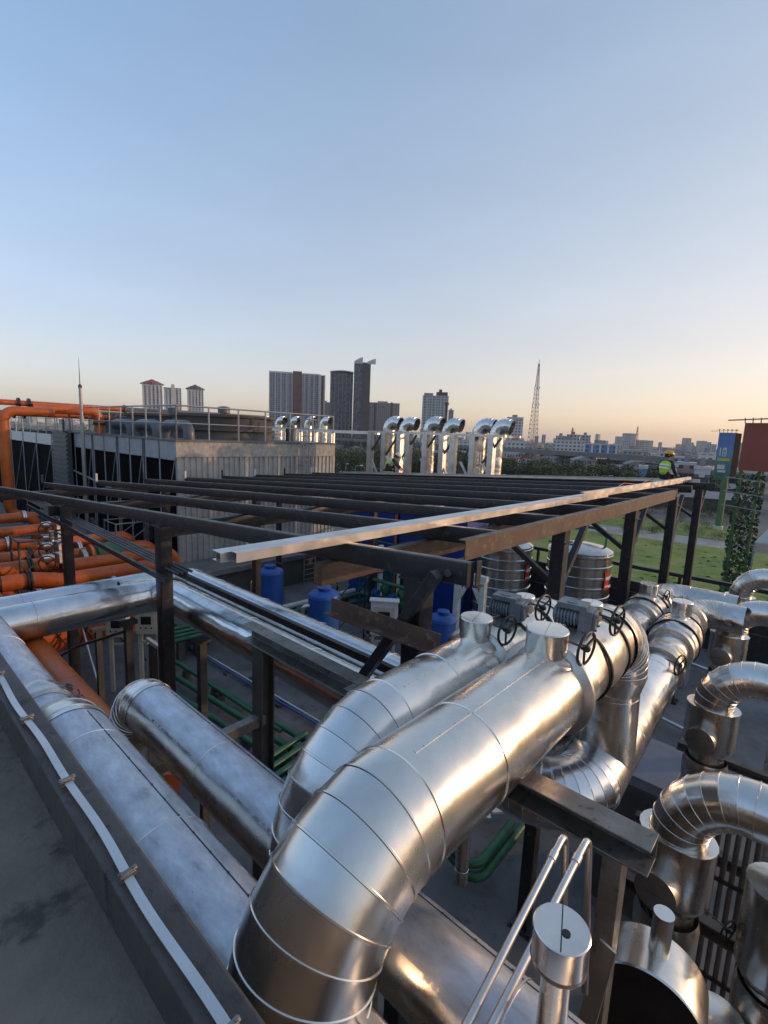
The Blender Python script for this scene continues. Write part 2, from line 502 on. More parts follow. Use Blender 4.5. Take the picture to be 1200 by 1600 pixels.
def actuator(parent, c, s=1.0, rz=0.0):
    """finned electric valve drive lying across the duct top"""
    c = V(c); q = Matrix.Rotation(rz, 3, 'Z')
    def P(x, y, z): return c + q @ (V((x, y, z)) * s)
    mb = MB().lathe(P(0, 0, -.15), (0, 0, 1), [(0, .06 * s), (.1 * s, .06 * s), (.11 * s, .08 * s), (.15 * s, .08 * s)], 16)
    base = mb.build('actuator', M_RUBBER, parent)
    # finned motor barrel along local y, gear box, terminal cover
    prof = [(0, .06), (.012, .085)]
    for k in range(7):
        y = .02 + k * .03
        prof += [(y, .098), (y + .016, .098), (y + .017, .082), (y + .029, .082)]
    prof += [(.235, .09), (.25, .06)]
    MB().lathe(P(0, .20, .085), q @ V((0, -1, 0)), [(a * s, b * s) for a, b in prof], 24).build('motor_barrel', M_MOTOR, base, smooth=25)
    g = MB()
    g.cbox(P(.0, -.10, .085), (.20 * s, .12 * s, .20 * s), rz)
    g.cbox(P(.0, -.172, .085), (.17 * s, .03 * s, .17 * s), rz)
    for dx in (-.07, .07):
        for dz in (.02, .15): g.lathe(P(dx, -.185, dz), q @ V((0, -1, 0)), [(0, .013 * s), (.02 * s, .013 * s)], 6)
    g.build('gear_housing', M_MOTOR, base, bevel=.012 * s)
    l = MB().cbox(P(0, .03, .2), (.19 * s, .26 * s, .05 * s), rz).lathe(P(0, .04, .225), (0, 0, 1), [(0, .05 * s), (.006 * s, .05 * s), (.006 * s, .038 * s), (.003 * s, .03 * s)], 20)
    l.build('terminal_cover', M_MOTOR, base, bevel=.01 * s)
    return base

def crumple(mb, amp, seed, cells=9):
    """push the collected points in and out so a jacket looks hand folded"""
    from mathutils import noise as mn
    for i, p in enumerate(mb.v):
        q = V((p.x * cells + seed, p.y * cells, p.z * cells))
        c = mn.cell_vector(V((q.x * .45, q.y * .45, q.z * .45)))
        d = mn.noise_vector(q * .55)
        mb.v[i] = p + d * amp + V((c.x, c.y, c.z)) * amp * .25

def main_duct(label, Yc, zc, r, xleg, xval, xend, zleg, zfoot, wy, sg, mat):
    t = thing('valve_duct', label, 'duct', (xleg, Yc, zleg), 0, 'large ducts rising over the pipe rack with valve drives')
    MB().duct([(xleg, Yc, zleg), (xleg, Yc, zc), (xval, Yc, zc)], r, bend=.55, gores=8, ridge=.0055, seam=1.15, off=.48, n=72).build('jacket', mat, t, smooth=8)
    ang = R_(100) if sg > 0 else R_(112)
    nrm = V((0, math.cos(ang), math.sin(ang)))
    lap_seam(V((xleg + .62, Yc, zc)) + nrm * r, V((xval, Yc, zc)) + nrm * r, nrm, 0, t, 12)
    # flange ring and folded valve jacket
    MB().lathe((xval - .03, Yc, zc), (1, 0, 0), [(0, r), (.03, r + .05), (.05, r + .055), (.062, r + .03)], 64, False, False).build('flange_ring', M_DULL, t, smooth=20)
    mb = MB()
    rs = []
    L = xend - .42 - xval
    rv = r * .96
    for i in range(19):
        x = xval + .03 + (L - .03) * i / 18
        rad = rv + (.012 if 2 < i < 14 else 0) + .012 * max(0, (i - 13) / 5)
        rs.append((V((x, Yc, zc)), V((0, rad, 0)), V((0, 0, rad * (1.04 if i in (5, 6, 7, 11, 12) else 1)))))
    mb.rings(rs, 40)
    crumple(mb, .022, Yc * 7.7, 7)
    mb.build('valve_jacket', M_FOLD, t, smooth=11)
    for x in (xval + L * .42, xval + L * .78):
        MB().lathe((x, Yc, zc), (1, 0, 0), [(-.012, rv + .008), (-.012, rv + .026), (.012, rv + .026), (.012, rv + .008)], 56, False, False).build('strap', M_CABLE, t)
    re = r * .86
    MB().duct([(xval + L - .05, Yc, zc), (xend - .05, Yc, zc), (xend - .05, Yc, zc - .42)], r * 1.03, bend=.375, gores=7, ridge=.0035, n=64).build('end_elbow', M_CLADN, t, smooth=8)
    MB().lathe((xend - .03, Yc, zc - .42), (0, 0, -1), [(-.03, r * 1.03), (.0, r * 1.03), (.16, re * 1.04), (.17, re)], 64, False, False).build('reducer', M_CLADN, t, smooth=20)
    MB().duct([(xend - .02, Yc, zc - .5), (xend, Yc, zfoot)], re, ridge=.004, seam=.7, off=.2, n=64).build('leg', M_CLADN, t, smooth=8)
    MB().lathe((xend, Yc, zfoot), (0, 0, 1), [(-.1, re * 1.12), (.10, re * 1.1), (.75, re * 1.0)], 48, False, False).build('foot_collar', M_CLADN, t, smooth=20)
    flanged_cap(t, (xval - .04, Yc, zc + r - .03), .138 * r / .287, .19)
    MB().lathe((xval - .04, Yc, zc + r - .035), (0, 0, 1), [(-.03, .19), (.0, .17), (.022, .13), (.03, .12)], 40, False, False).build('cap_saddle', M_DULL, t)
    flanged_cap(t, (xval + .80, Yc, zc + r - .05), .085, .2)
    actuator(t, (xval + .53, Yc + .02, zc + r + .02), .82, R_(8))
    handwheel(t, (xval + .05, Yc - wy, zc + .35), (-.12, -1, -.05), .115, .15)
    handwheel(t, (xval + .68, Yc - wy, zc + .38), (-.12, -1, -.05), .115, .15)
    return t

M_FOLD = clad('hand_folded_jacket', base=(.70, .67, .62), r0=.24, r1=.4, dents=.8)
main_duct('largest silvery duct, its gored elbow rising in the very foreground', 1.276, -1.7, .287, 1.03, 3.19, 4.82, -2.6, -3.0, .236, 1, M_CLADN)
main_duct('second silvery valve duct, arching up just behind the largest one', 1.90, -1.80, .26, 1.66, 3.31, 4.95, -2.6, -3.0, .225, -1, M_CLAD)

# the ducts they come down on, lying below along the parapet
def lower_duct(label, x, z, r, y0, y1, down, mat, seamn, nrmang):
    t = thing('dusty_duct', label, 'duct', (x, (y0 + y1) / 2, z - r), 0, 'dusty ducts lying low beside the parapet')
    MB().duct([(x, y0, z), (x, y1 - (r * 1.35 if down else 0), z)], r, ridge=.004, seam=1.15, off=.62, n=72, caps=(True, False)).build('jacket', mat, t, smooth=8)
    if down: MB().duct([(x, y1 - r * 1.6, z), (x, y1, z), (x, y1, z - down)], r + .004, bend=r * 1.35, gores=6, ridge=.005, n=72).build('end_elbow', M_CLAD, t, smooth=8)
    a = R_(nrmang); n1 = V((math.cos(a), 0, math.sin(a)))
    lap_seam(V((x, y0, z)) + n1 * r, V((x, y1 - .5, z)) + n1 * r, n1, 0, t, seamn, M_STAND, .005)
    return t
lower_duct('dusty grey duct nearest the dark parapet, running up from behind the largest elbow', 1.0, -2.40, .285, -.6, 4.40, 1.2, M_DUST, 26, 68)
lower_duct('dusty grey duct with a domed end, second from the parapet, passing under both big elbows', 1.65, -2.43, .213, -1.2, 4.42, 1.2, M_DUST, 28, 62)
t = thing('far_dusty_duct', 'narrower dusty duct leaving the left edge beyond the wrapped collar by the parapet', 'duct', (.98, 8, -2.9))
MB().duct([(.985, 4.25, -2.47), (.985, 16, -2.47)], .232, seam=1.3, ridge=.004, n=48).build('jacket', M_DUST, t, smooth=8)
MB().lathe((.985, 4.62, -2.47), (0, 1, 0), [(-.03, .235), (0, .262), (.10, .268), (.22, .255), (.26, .234)], 48, False, False).build('wrapped_collar', M_CRINK, t, smooth=20)

# stub vent with a disc lid and two bent conduits beside it
t = thing('capped_vent', 'short silvery stub pipe with a round flat lid at the lower right', 'vent', tuple(at(870, 1600, Z=-2.2)))
c = at(878, 1448, Z=-1.62)
MB().tube((c.x, c.y, -2.5), (c.x, c.y, -1.72), .05, 28).build('stem', M_CLADN, t)
o = MB().lathe((c.x, c.y, -1.74), (0, 0, 1), [(-.03, .06), (-.02, .088), (-.01, .094), (.0, .09), (.1, .09), (.104, .094), (.114, .094), (.118, .09)], 40).build('lid', M_CLADN, t, smooth=20)
MB().bar((c.x - .082, c.y - .03, -1.621), (c.x + .082, c.y + .03, -1.621), .004, .004).lathe((c.x - .012, c.y - .02, -1.621), (0, 0, 1), [(0, .014), (.003, .014)], 16).build('lid_plug', M_CABLE, o)
for i, (pa, pb, lab) in enumerate((((735, 1590), (868, 1330), 'left of the two bent steel conduits rising beside the lidded vent'), ((770, 1600), (905, 1335), 'right of the two bent steel conduits rising beside the lidded vent'))):
    a = at(*pa, Z=-2.0); b = at(*pb, Z=-1.86)
    d = (b - a).normalized()
    t = thing('bent_conduit', lab, 'conduit', tuple(a - d * .4), 0, 'bent steel conduits by the vent')
    e = b + d * .10 + V((0, -.02, .02))
    MB().duct([a - d * .6, b, b + d * .12, b + d * .12 + V((.06, -.05, -.9))], .0165, bend=[.02, .055, .055], gores=8, n=16).build('tube', M_GALV, t)
    MB().tube(b - d * .05, b - d * .01, .021, 16).build('coupling', M_GALV, t)

# ================================================================== RACK STEEL UNDER THE DUCTS
t = thing('rack_beam', 'dull grey steel channel beam under the valve ducts, cut end by the nearest U bend', 'beam', (2.6, .9, -2.2))
MB().prof((2.6, .40, -2.05), (2.6, 2.6, -2.05), c_outline(.16, .15, .012, True)).build('channel', M_GREYST, t, bevel=.003)
MB().bar((2.6, .57, -2.14), (2.6, .57, DECK), .10, .13).build('post', M_GREYST, t, bevel=.004)
MB().bar((2.6, 2.3, -2.19), (2.6, 2.3, DECK), .14, .14).build('post', M_GREYST, t, bevel=.004)
t = thing('pipe_support', 'bare steel pipe support with channel head and side arm under the long twin ducts', 'pipe support', (2.7, 3.4, DECK))
MB().prof((2.70, 2.3, -2.05), (2.70, 4.25, -2.05), c_outline(.14, .17, .012, True)).build('channel', M_GREYST, t, bevel=.004)
MB().prof((2.70, 3.95, -2.14), (2.70, 3.95, DECK), i_outline(.17, .15, .014), up=(1, 0, 0)).build('post', M_STAND, t)
MB().box((2.70, 3.9, -2.85), (1.3, 4.0, -2.95)).build('side_arm', M_GREYST, t, bevel=.004)
for (px, py, X, lab) in ((315, 1003, 4.0, 'grey steel rack post standing behind the domed duct'), (153, 985, 3.9, 'grey steel rack post standing in front of the orange panel'), (200, 975, 3.4, 'grey steel rack post just left of the tall black column')):
    a = at(px, py, X=X)
    t = thing('rack_post', lab, 'post', (a.x, a.y, DECK), 0, 'grey posts of the pipe rack')
    MB().bar((a.x, a.y, DECK), (a.x, a.y, a.z), .13, .13).build('post', M_STAND, t, bevel=.004)
    MB().cbox((a.x, a.y, a.z + .03), (.3, .16, .08)).build('head_plate', M_STAND, t, bevel=.004)

t = thing('strut', 'short pale steel plate strut leaning beside the dark faced drum', 'strut', tuple(at(905, 1598, X=2.75)))
MB().bar(at(950, 1478, X=2.42), at(912, 1615, X=2.42), .085, .012, (-1, .1, .3)).build('plate', M_GALV, t)
# long twin ducts that come in from the left and turn to run away to the right
def twin(label, X, Yc, z, r, mat, yend, zend):
    t = thing('rack_duct', label, 'duct', (X, Yc, z - r), 0, 'twin ducts turning the corner on the rack')
    MB().duct([(-14, Yc, z), (X, Yc, z), (X, yend, z), (X + 3, yend + .09, zend)], r, bend=.42, gores=9, ridge=.004, seam=1.5, off=.6, n=64).build('jacket', mat, t, smooth=8)
    return t
M_TWIN = clad('twin_duct_jacket', base=(.72, .73, .74), r0=.15, r1=.30, dents=.45)
twin('front shiny duct of the pair turning the corner by the black post', 4.01, 9.10, -3.136, .297, M_TWIN, 1.28, -3.0)
twin('rear shiny duct of the pair turning the corner by the black post', 4.76, 9.86, -3.20, .297, M_TWIN, 1.95, -3.0)
t = thing('small_duct', 'thin shiny pipe lying in the groove between the twin rack ducts', 'pipe', (3.9, 6, -2.7))
MB().duct([(3.3, 9.42, -2.93), (4.37, 9.42, -2.93), (4.37, 2.5, -2.93), (4.37, 2.5, -5.0)], .078, bend=.25, gores=8, ridge=.003, seam=1.1, n=32).build('jacket', M_CLAD, t, smooth=12)

# ================================================================== BLACK ROOF FRAME
def ztop(y): return -.88 - .0625 * y
FX = [3.45] + [5.13 + 1.81 * k for k in range(8)]
FY0, FY1 = 2.72, 21.5
frame = thing('roof_frame', 'long low black steel roof frame of parallel purlins on columns over the plant', 'steel frame', (10, 12, DECK))
rng = random.Random(5)
for i, x in enumerate(FX):
    y0 = 2.1 if i == 0 else FY0 + .05
    y1 = 24.5 if i == 0 else FY1
    MB().prof((x, y0, ztop(y0) - .1), (x, y1, ztop(y1) - .1), oval(.10, .20, .012), up=(0, 0, 1)).build('purlin', M_BLACK, frame)
    if i:
        p = MB().cbox((x - .1, y1 - .15, ztop(y1) + .12), (.07, .05, .34)).build('upstand', M_BLACK if i % 2 else M_WHITE, frame)
MB().box((3.395, 2.088, ztop(2.1) - .21), (3.505, 2.1, ztop(2.1) - .0)).bar((3.52, 2.06, ztop(2.1) - .2), (3.52, 2.06, ztop(2.1) + .01), .012, .07).bar((3.46, 2.05, ztop(2.1) - .205), (3.56, 2.05, ztop(2.1) - .205), .06, .012).build('end_plate', M_BLACK, frame)
MB().tube((3.385, 2.28, ztop(2.2) - .115), (3.405, 2.28, ztop(2.2) - .115), .035, 14).build('bolt_boss', M_STAND, frame)
# brown edge channel and the girders below
zb = ztop(FY0)
MB().prof((4.28, FY0, zb - .10), (13.6, FY0, zb - .10), c_outline(.09, .22, .012, True), up=(0, 0, 1)).build('edge_channel', M_PRIMER, frame, bevel=.003)
gir = []
for gy, gx0, gx1 in ((3.75, 3.22, 17.9), (8.1, 3.3, 17.9), (13.2, 3.2, 17.9), (19.5, 3.2, 17.9)):
    zg = ztop(gy) - .2 - .125
    MB().prof((gx0, gy, zg), (gx1, gy, zg), oval(.13, .235, .008), up=(0, 0, 1)).build('girder', M_PRIMER if gy < 5 else M_BLACK, frame)
MB().prof((17.9, 2.5, ztop(2.5) - .12), (17.9, 21.5, ztop(21.5) - .12), c_outline(.09, .22, .012)).build('end_channel', M_BLACK, frame)
posts = [(3.45, 2.62), (3.45, 7.85), (3.45, 12.9), (7.2, 2.85), (10.75, 2.85), (14.3, 2.85), (17.6, 2.85),
         (8.75, 13.2), (14.2, 13.2), (8.75, 19.5), (14.2, 19.5)]
for x, y in posts:
    MB().prof((x, y, DECK), (x, y, ztop(y) - .19), oval(.2, .2, .01), up=(1, 0, 0)).build('column', M_BLACK, frame)
    mbp = MB().cbox((x, y, ztop(y) - .215 - (.2 if x > 4 else 0)), (.27, .27, .016)).cbox((x, y, DECK + .02), (.4, .4, .03))
    for sx in (-1, 1):
        for sy in (-1, 1): mbp.lathe((x + sx * .155, y + sy * .155, DECK + .03), (0, 0, 1), [(0, .025), (.04, .025)], 6)
    mbp.build('bolt_plate', M_BLACK, frame)
for (x, y) in posts[3:7]:
    zt = ztop(y) - .2
    MB().bar((x + .08, y, zt - 1.0), (x + 1.0, y, zt - .04), .09, .09).build('brace', M_BLACK, frame)
    MB().bar((x, y - .05, zt - .95), (x, y + 1.2, zt - .12), .08, .08).build('brace', M_BLACK, frame)
MB().bar((3.27, 2.30, -1.12), (3.27, 3.32, -2.66), .10, .09).build('brace', M_BLACK, frame, bevel=.004)
MB().prof((3.14, 3.50, -1.69), (3.14, 2.17, -1.66), [(-.06, -.07), (.06, -.07), (.06, -.058), (-.048, -.058), (-.048, .07), (-.06, .07)]).build('angle_bracket', M_PRIMER, frame)
# black runs fixed along the column line
t = thing('black_bar', 'straight black steel bar running along above the twin ducts from the tall column', 'bar', (3.55, 6, -2.3))
MB().bar((3.56, 7.9, -2.33), (3.56, 2.6, -2.33), .06, .085).build('bar', M_BLACK, t)
t = thing('cable_rail', 'bundle of dark rails and grey conduits sloping past the two left columns', 'conduit rack', (3.3, 11, -2.4))
MB().bar((3.28, 15.5, -2.2), (3.28, 7.35, -2.36), .055, .085).build('rail', M_BLACK, t)
for k in range(4):
    MB().tube((3.42 + .075 * k, 16.5, -2.12), (3.42 + .075 * k, 7.3, -2.26), .021, 8).build('conduit', M_STAND, t)

# loose galvanised channels lying on the purlins
def loose(label, x0, y0, x1, y1, dz, w=.075, h=.085):
    t = thing('steel_channel', label, 'steel channel', (x0, y0, ztop(y0) + dz), 0, 'loose galvanised channels lying on the frame')
    MB().prof((x0, y0, ztop(y0) + h / 2 + dz), (x1, y1, ztop(y1) + h / 2 + dz), c_outline(w, h, .005, True)).build('channel', M_GALV, t)
loose('front galvanised channel of the bundle whose open ends overhang at the frame corner', 2.17, 3.60, 10.8, 3.40, .002)
loose('middle galvanised channel of the bundle overhanging the frame corner, set back a little', 2.08, 3.70, 12.4, 3.50, .002)
loose('rear galvanised channel of the bundle overhanging the frame corner', 2.10, 3.80, 11.2, 3.60, .002)
loose('bright galvanised channel near the brown edge, reaching past the worker in the yellow helmet', 9.4, 3.40, 17.8, 3.18, .09)
loose('second bright galvanised channel beside the yellow helmeted worker, ending past the last purlin', 10.9, 3.55, 17.7, 3.30, .002)
for k, lab in enumerate(('outermost of the long galvanised channels stacked along the far edge of the frame', 'middle one of the long galvanised channels stacked along the far edge of the frame', 'innermost of the long galvanised channels stacked along the far edge of the frame')):
    loose(lab, 17.75 - .13 * k, 2.9 + .3 * k, 17.6 - .13 * k, 19.0 - .5 * k, .012 + .01 * k, .11, .09)

# ================================================================== RIGHT HAND SIDE: rack ducts continued, U bends, drum
def along_rack(label, pts, r, capx, colx, valx, seed):
    t = thing('rack_duct', label, 'duct', tuple(pts[0]), 0, 'low ducts running away on the right')
    MB().duct(pts, r, bend=[.5, .45] if len(pts) > 3 else .45, gores=9, ridge=.004, seam=1.15, off=.5, n=48).build('jacket', M_CRINK, t, smooth=8)
    a = V(pts[0]); d = (V(pts[1]) - a).normalized()
    def P(x): return a + d * ((x - a.x) / d.x)
    for x in colx:
        MB().lathe(P(x), d, [(-.05, r), (-.04, r * 1.24), (.04, r * 1.28), (.05, r)], 48, False, False).build('collar', M_DULL, t)
    for x in valx:
        mb = MB(); u, v = frame_of(d)
        mb.rings([(P(x) + d * s, u * rr, v * rr) for s, rr in ((-.45, r), (-.40, r * 1.3), (-.2, r * 1.36), (0, r * 1.4), (.2, r * 1.36), (.4, r * 1.3), (.45, r))], 36)
        crumple(mb, .02, seed + x)
        mb.build('valve_jacket', M_CRINK, t, smooth=14)
        for s in (-.24, .22):
            MB().torus(P(x) + d * s, d, r * 1.38, .014, 40, 6).build('strap', M_CABLE, t)
    for x in capx:
        c = P(x); flanged_cap(t, (c.x, c.y, c.z + r * 1.0), .15, .30)
    return t
a1 = along_rack('low crinkled duct at the foot of the largest duct, running away beside the pedestals',
    [(7.0, 1.37, -3.02), (10.6, 1.56, -3.02), (10.6, .75, -3.02)], .26, [9.0], [7.3, 8.2, 9.7], [8.75], 3)
a2 = along_rack('low crinkled duct farther from the pedestals, half hidden by the largest duct leg',
    [(7.7, 2.04, -3.02), (11.3, 2.22, -3.02), (11.3, .95, -3.02)], .26, [9.7], [8.0, 9.1, 10.3], [9.6], 9)
MB().cbox((6.9, 1.56, -2.72), (.26, .2, .22), .1).lathe((6.75, 1.6, -2.74), (-1, .3, 0), [(0, .07), (.2, .07), (.22, .04)], 14).build('actuator', M_MOTOR, a1, bevel=.02)
handwheel(a1, (7.0, 1.08, -2.75), (-.3, -1, 0), .13, .2)
handwheel(a2, (10.0, 1.9, -2.72), (-.2, -1, 0), .12, .2)

def stadium(w, d, k=10):
    pts = []
    r = d / 2
    for s, a0 in ((1, -90), (-1, 90)):
        for i in range(k + 1):
            a = R_(a0 + 180 * i / k)
            pts.append((s * (w / 2 - r) + r * math.cos(a), r * math.sin(a)))
    return pts
def housing(parent, x, y, z0, z1, w, dp):
    """flattened oval jacket round a valve body with a lid lip"""
    st = stadium(w, dp)
    n = len(st)
    mb = MB(); rows = []
    for z, s in ((z0 - .16, .66), (z0, .98), (z0 + .02, 1.0), (z1 - .02, 1.0), (z1 - .02, 1.03), (z1 + .012, 1.03), (z1 + .012, .6)):
        rows.append([(x + q * s, y + p * s, z) for p, q in st])
    vs = [p for r in rows for p in r]
    fs = [(j * n + k, j * n + (k + 1) % n, (j + 1) * n + (k + 1) % n, (j + 1) * n + k) for j in range(len(rows) - 1) for k in range(n)]
    fs += [tuple(range(n))[::-1], tuple(range((len(rows) - 1) * n, len(rows) * n))]
    mb.add(vs, fs)
    return mb.build('valve_housing', M_CLADN, parent, smooth=20)
def u_bend(label, x, y, z, R=.50, r=.225, wheel=True, span=None):
    t = thing('u_bend_duct', label, 'duct', (x, y, DECK), 0, 'upturned U bend ducts standing in a row')
    sp = 1.15 if span is None else span
    y2 = y - sp
    MB().duct([(x, y, z - .15), (x, y, z + R), (x, y2, z + R), (x, y2, z - .15)], r, bend=min(R, sp / 2) - .002, gores=8, ridge=.0045, n=48).build('u_bend', M_CLADN, t, smooth=8)
    for yy in (y, y2):
        MB().tube((x, yy, z - .6), (x, yy, DECK), r * .93, 40).build('riser', M_CLADN if yy == y else M_CLAD, t)
        h = housing(t, x, yy, z - .58, z - .03, .60, .46)
        MB().lathe((x - .16, yy + .03, z - .40), (-1, .12, 0), [(0, .165), (.20, .165), (.203, .17), (.22, .17), (.222, .16)], 36).build('end_disc', M_DULL, h, smooth=20)
        MB().bar((x - .383, yy + .03 - .15, z - .40), (x - .383, yy + .03 + .18, z - .42), .006, .006).build('disc_seam', M_STAND, h)
        MB().lathe((x, yy, z - .98), (0, 0, 1), [(-.14, r * .95), (-.13, r * 1.15), (.10, r * 1.18), (.2, r * 1.1)], 40, False, False).build('foil_collar', M_CRINK, t)
    if wheel:
        handwheel(t, (x - .30, y - .46, z - .42), (-.5, -1, 0), .085, .2)
    return t
u_bend('nearest U bend duct on the right, just beyond the cut end of the channel beam', 4.75, .57, -3.38)
u_bend('second nearest U bend duct on the right, above the nearest one', 7.6, .73, -3.38, wheel=False)
u_bend('third U bend duct on the right, small and close behind the second one', 10.9, .97, -3.38, wheel=False)
u_bend('farthest U bend duct on the right, nearest the grass', 14.0, 1.16, -3.38, wheel=False)
M_FACE = paint('dark_end_sheet', (.035, .032, .03), .4, .4, .3, 3, .08)
t = thing('valve_riser', 'silvery riser with an oval valve housing at the right edge under the nearest U bend', 'duct', (4.5, -.2, DECK))
MB().tube((4.5, -.2, -3.9), (4.5, -.2, DECK), .2, 40).build('riser', M_CLADN, t)
h = housing(t, 4.5, -.2, -3.98, -3.26, .52, .46)
MB().tube((4.5, -.2, -3.25), (4.5, -.75, -2.9), .16, 32).build('branch', M_CLADN, h)
MB().lathe((4.5, -.2, -4.3), (0, 0, 1), [(-.14, .2), (-.13, .235), (.10, .24), (.2, .22)], 40, False, False).build('foil_collar', M_CRINK, t)
t = thing('capped_riser', 'silvery domed riser top at the very bottom right corner', 'duct', tuple(at(1118, 1600, X=4.1)))
cr_ = at(1120, 1585, X=4.1)
MB().lathe((cr_.x, cr_.y, DECK), (0, 0, 1), [(0, .21), (cr_.z - DECK - .3, .21), (cr_.z - DECK - .29, .235), (cr_.z - DECK - .1, .235), (cr_.z - DECK - .02, .19), (cr_.z - DECK, .1)], 40).build('shell', M_CLADN, t, smooth=20)
MB().torus((cr_.x, cr_.y, cr_.z - .2), (0, 0, 1), .238, .006, 40, 6).build('band', M_DULL, t)
# insulated drum with a dark open face
t = thing('drum', 'large silvery drum with a flat dark face under the nearest U bend', 'drum', (3.2, .42, DECK))
dc = at(1006, 1592, X=3.05)
mb = MB().lathe(dc, (1, .12, 0), [(0, .325), (.012, .332), (.34, .325), (.36, .31)], 64, False, True)
mb.build('jacket', M_CLADN, t)
MB().lathe(dc + V((.02, .0024, 0)), (1, .12, 0), [(0, .319), (.012, .319)], 64).build('dark_face', M_FACE, t)
MB().tube((dc.x + .2, dc.y, dc.z + .30), (dc.x + .2, dc.y, dc.z + .60), .06, 24).build('stub', M_CLADN, t)
MB().box((3.15, dc.y - .15, dc.z - .37), (3.35, dc.y + .15, DECK)).build('support', M_STAND, t)
t = thing('conduit_riser', 'row of parallel dark vertical conduits behind the nearest U bend on the right', 'conduits', (6.0, .3, DECK))
for k in range(5):
    MB().tube((6.0, .02 + .085 * k, -3.6), (6.0, .02 + .085 * k, DECK), .026, 10).build('conduit', M_STAND, t)
for z in (-4.6, -5.8, -7):
    MB().box((5.96, -.05, z), (5.98, .42, z + .05)).build('clamp_bar', M_BLACK, t)

for k, (x, z) in enumerate(((5.4, -4.7), (6.75, -4.9), (9.2, -5.0), (12.4, -5.0))):
    o = MB().prof((x, -1.6, z), (x, 1.3, z), c_outline(.12, .14, .012, True)).build('cross_beam', M_STAND)
    tag(o, ('nearest', 'second', 'third', 'farthest')[k] + ' steel cross beam threading between the U bend risers', 'beam', 'cross beams between the U bend risers')
# low equipment on the deck between the ducts
M_PLINTH = paint('blue_grey_cabinet', (.19, .21, .25), .5, .1, .12, 2, .05)
for k, (x, y, z0, z1, sx, sy, lab) in enumerate((
    (10.2, 1.85, -7.3, -6.1, 1.5, 1.0, 'upper of the two blue grey cabinets on the deck below the low ducts'),
    (9.2, 1.75, -8.2, -7.0, 1.5, 1.1, 'lower of the two blue grey cabinets on the deck below the low ducts'),
    (17.6, 3.2, -8.2, -7.6, .9, .8, 'first grey step pedestal on the deck beside the low ducts'),
    (19.2, 3.1, -8.2, -7.2, .8, .8, 'second taller grey step pedestal on the deck beside the low ducts'))):
    t = thing('cabinet' if k < 2 else 'pedestal', lab, 'cabinet' if k < 2 else 'pedestal', (x, y, z0))
    MB().cbox((x, y, (z0 + z1) / 2), (sx, sy, z1 - z0)).build('body', M_PLINTH, t, bevel=.02)
    MB().cbox((x, y, z1 + .02), (sx + .06, sy + .06, .04)).build('top_plate', M_PLINTH, t, bevel=.008)
    MB().cbox((x - sx / 2 - .008, y, (z0 + z1) / 2), (.012, sy * .8, (z1 - z0) * .7)).build('door', M_STAND, t)
for k, (p, q, r, lab) in enumerate(((at(1012, 1300, Z=-6.4), at(1085, 1100, Z=-6.4), .035, 'long grey handrail pipe sloping across the deck beside the cabinets'),
                                 (at(1000, 1105, Z=-8.0), at(1085, 1148, Z=-8.0), .05, 'pale kerb bar across the deck beyond the cabinets'),
                                 (at(980, 1240, Z=-8.0), at(1060, 1280, Z=-8.0), .05, 'pale kerb bar across the deck in front of the cabinets'),
                                 (at(1062, 1030, Z=-7.6), at(1140, 1060, Z=-7.6), .06, 'cable tray crossing between the pedestals and the U bends'))):
    o = MB().tube(p, q, r, 10).build('deck_pipe' if k == 0 else 'kerb_bar', M_GALV if k else M_STAND); tag(o, lab, 'pipe' if k == 0 else 'bar')

# parapet fence at the far edge of the deck
t = thing('edge_fence', 'black steel parapet rail with posts along the far deck edge before the grass', 'fence', (23.4, 0, DECK))
MB().box((23.4, -8, DECK), (23.55, 21, -6.0)).build('panel', M_BLACK, t)
MB().box((23.36, -8, -5.42), (23.56, 21, -5.27)).build('top_rail', M_BLACK, t)
for k in range(13):
    y = -6.5 + 2.1 * k
    MB().box((23.42, y, -6.0), (23.53, y + .12, -5.42)).build('post', M_BLACK, t)
for z in (-6.5, -7.1):
    MB().box((23.34, -8, z), (23.4, 21, z + .03)).build('groove_bar', M_STAND, t)
# ladder leaning on the frame
t = thing('ladder', 'aluminium ladder leaning against the frame column next to the fence', 'ladder', (19, 3.4, DECK))
pa, pb = V((17.0, 3.7, DECK)), V((17.25, 3.25, -1.6))
for s in (-.19, .19):
    MB().bar(pa + V((s, s * .3, 0)), pb + V((s, s * .3, 0)), .03, .07, (0, 1, 0)).build('rail', M_GALV, t)
for k in range(20):
    c = pa.lerp(pb, (k + .5) / 20)
    MB().tube(c + V((-.19, -.057, 0)), c + V((.19, .057, 0)), .016, 8).build('rung', M_GALV, t)

# ribbed steel water tanks
M_STEEL = clad('bright_tank_steel', base=(.55, .54, .52), r0=.16, r1=.28, dents=.2)
def text_mesh(name, s, size, mat, parent, loc, rot, depth=.002):
    cu = bpy.data.curves.new(name, 'FONT'); cu.body = s; cu.size = size; cu.align_x = 'CENTER'; cu.align_y = 'CENTER'; cu.extrude = depth
    tmp = bpy.data.objects.new(name, cu); COL.objects.link(tmp)
    bpy.context.view_layer.update()
    dg = bpy.context.evaluated_depsgraph_get()
    me = bpy.data.meshes.new_from_object(tmp.evaluated_get(dg))
    bpy.data.objects.remove(tmp)
    me.name = name; me.materials.clear(); me.materials.append(mat)
    o = bpy.data.objects.new(name, me); COL.objects.link(o)
    off = V((0, 0, 0)); p = parent
    while p is not None: off += p.location; p = p.parent
    o.parent = parent; o.location = V(loc) - off; o.rotation_euler = rot
    return o
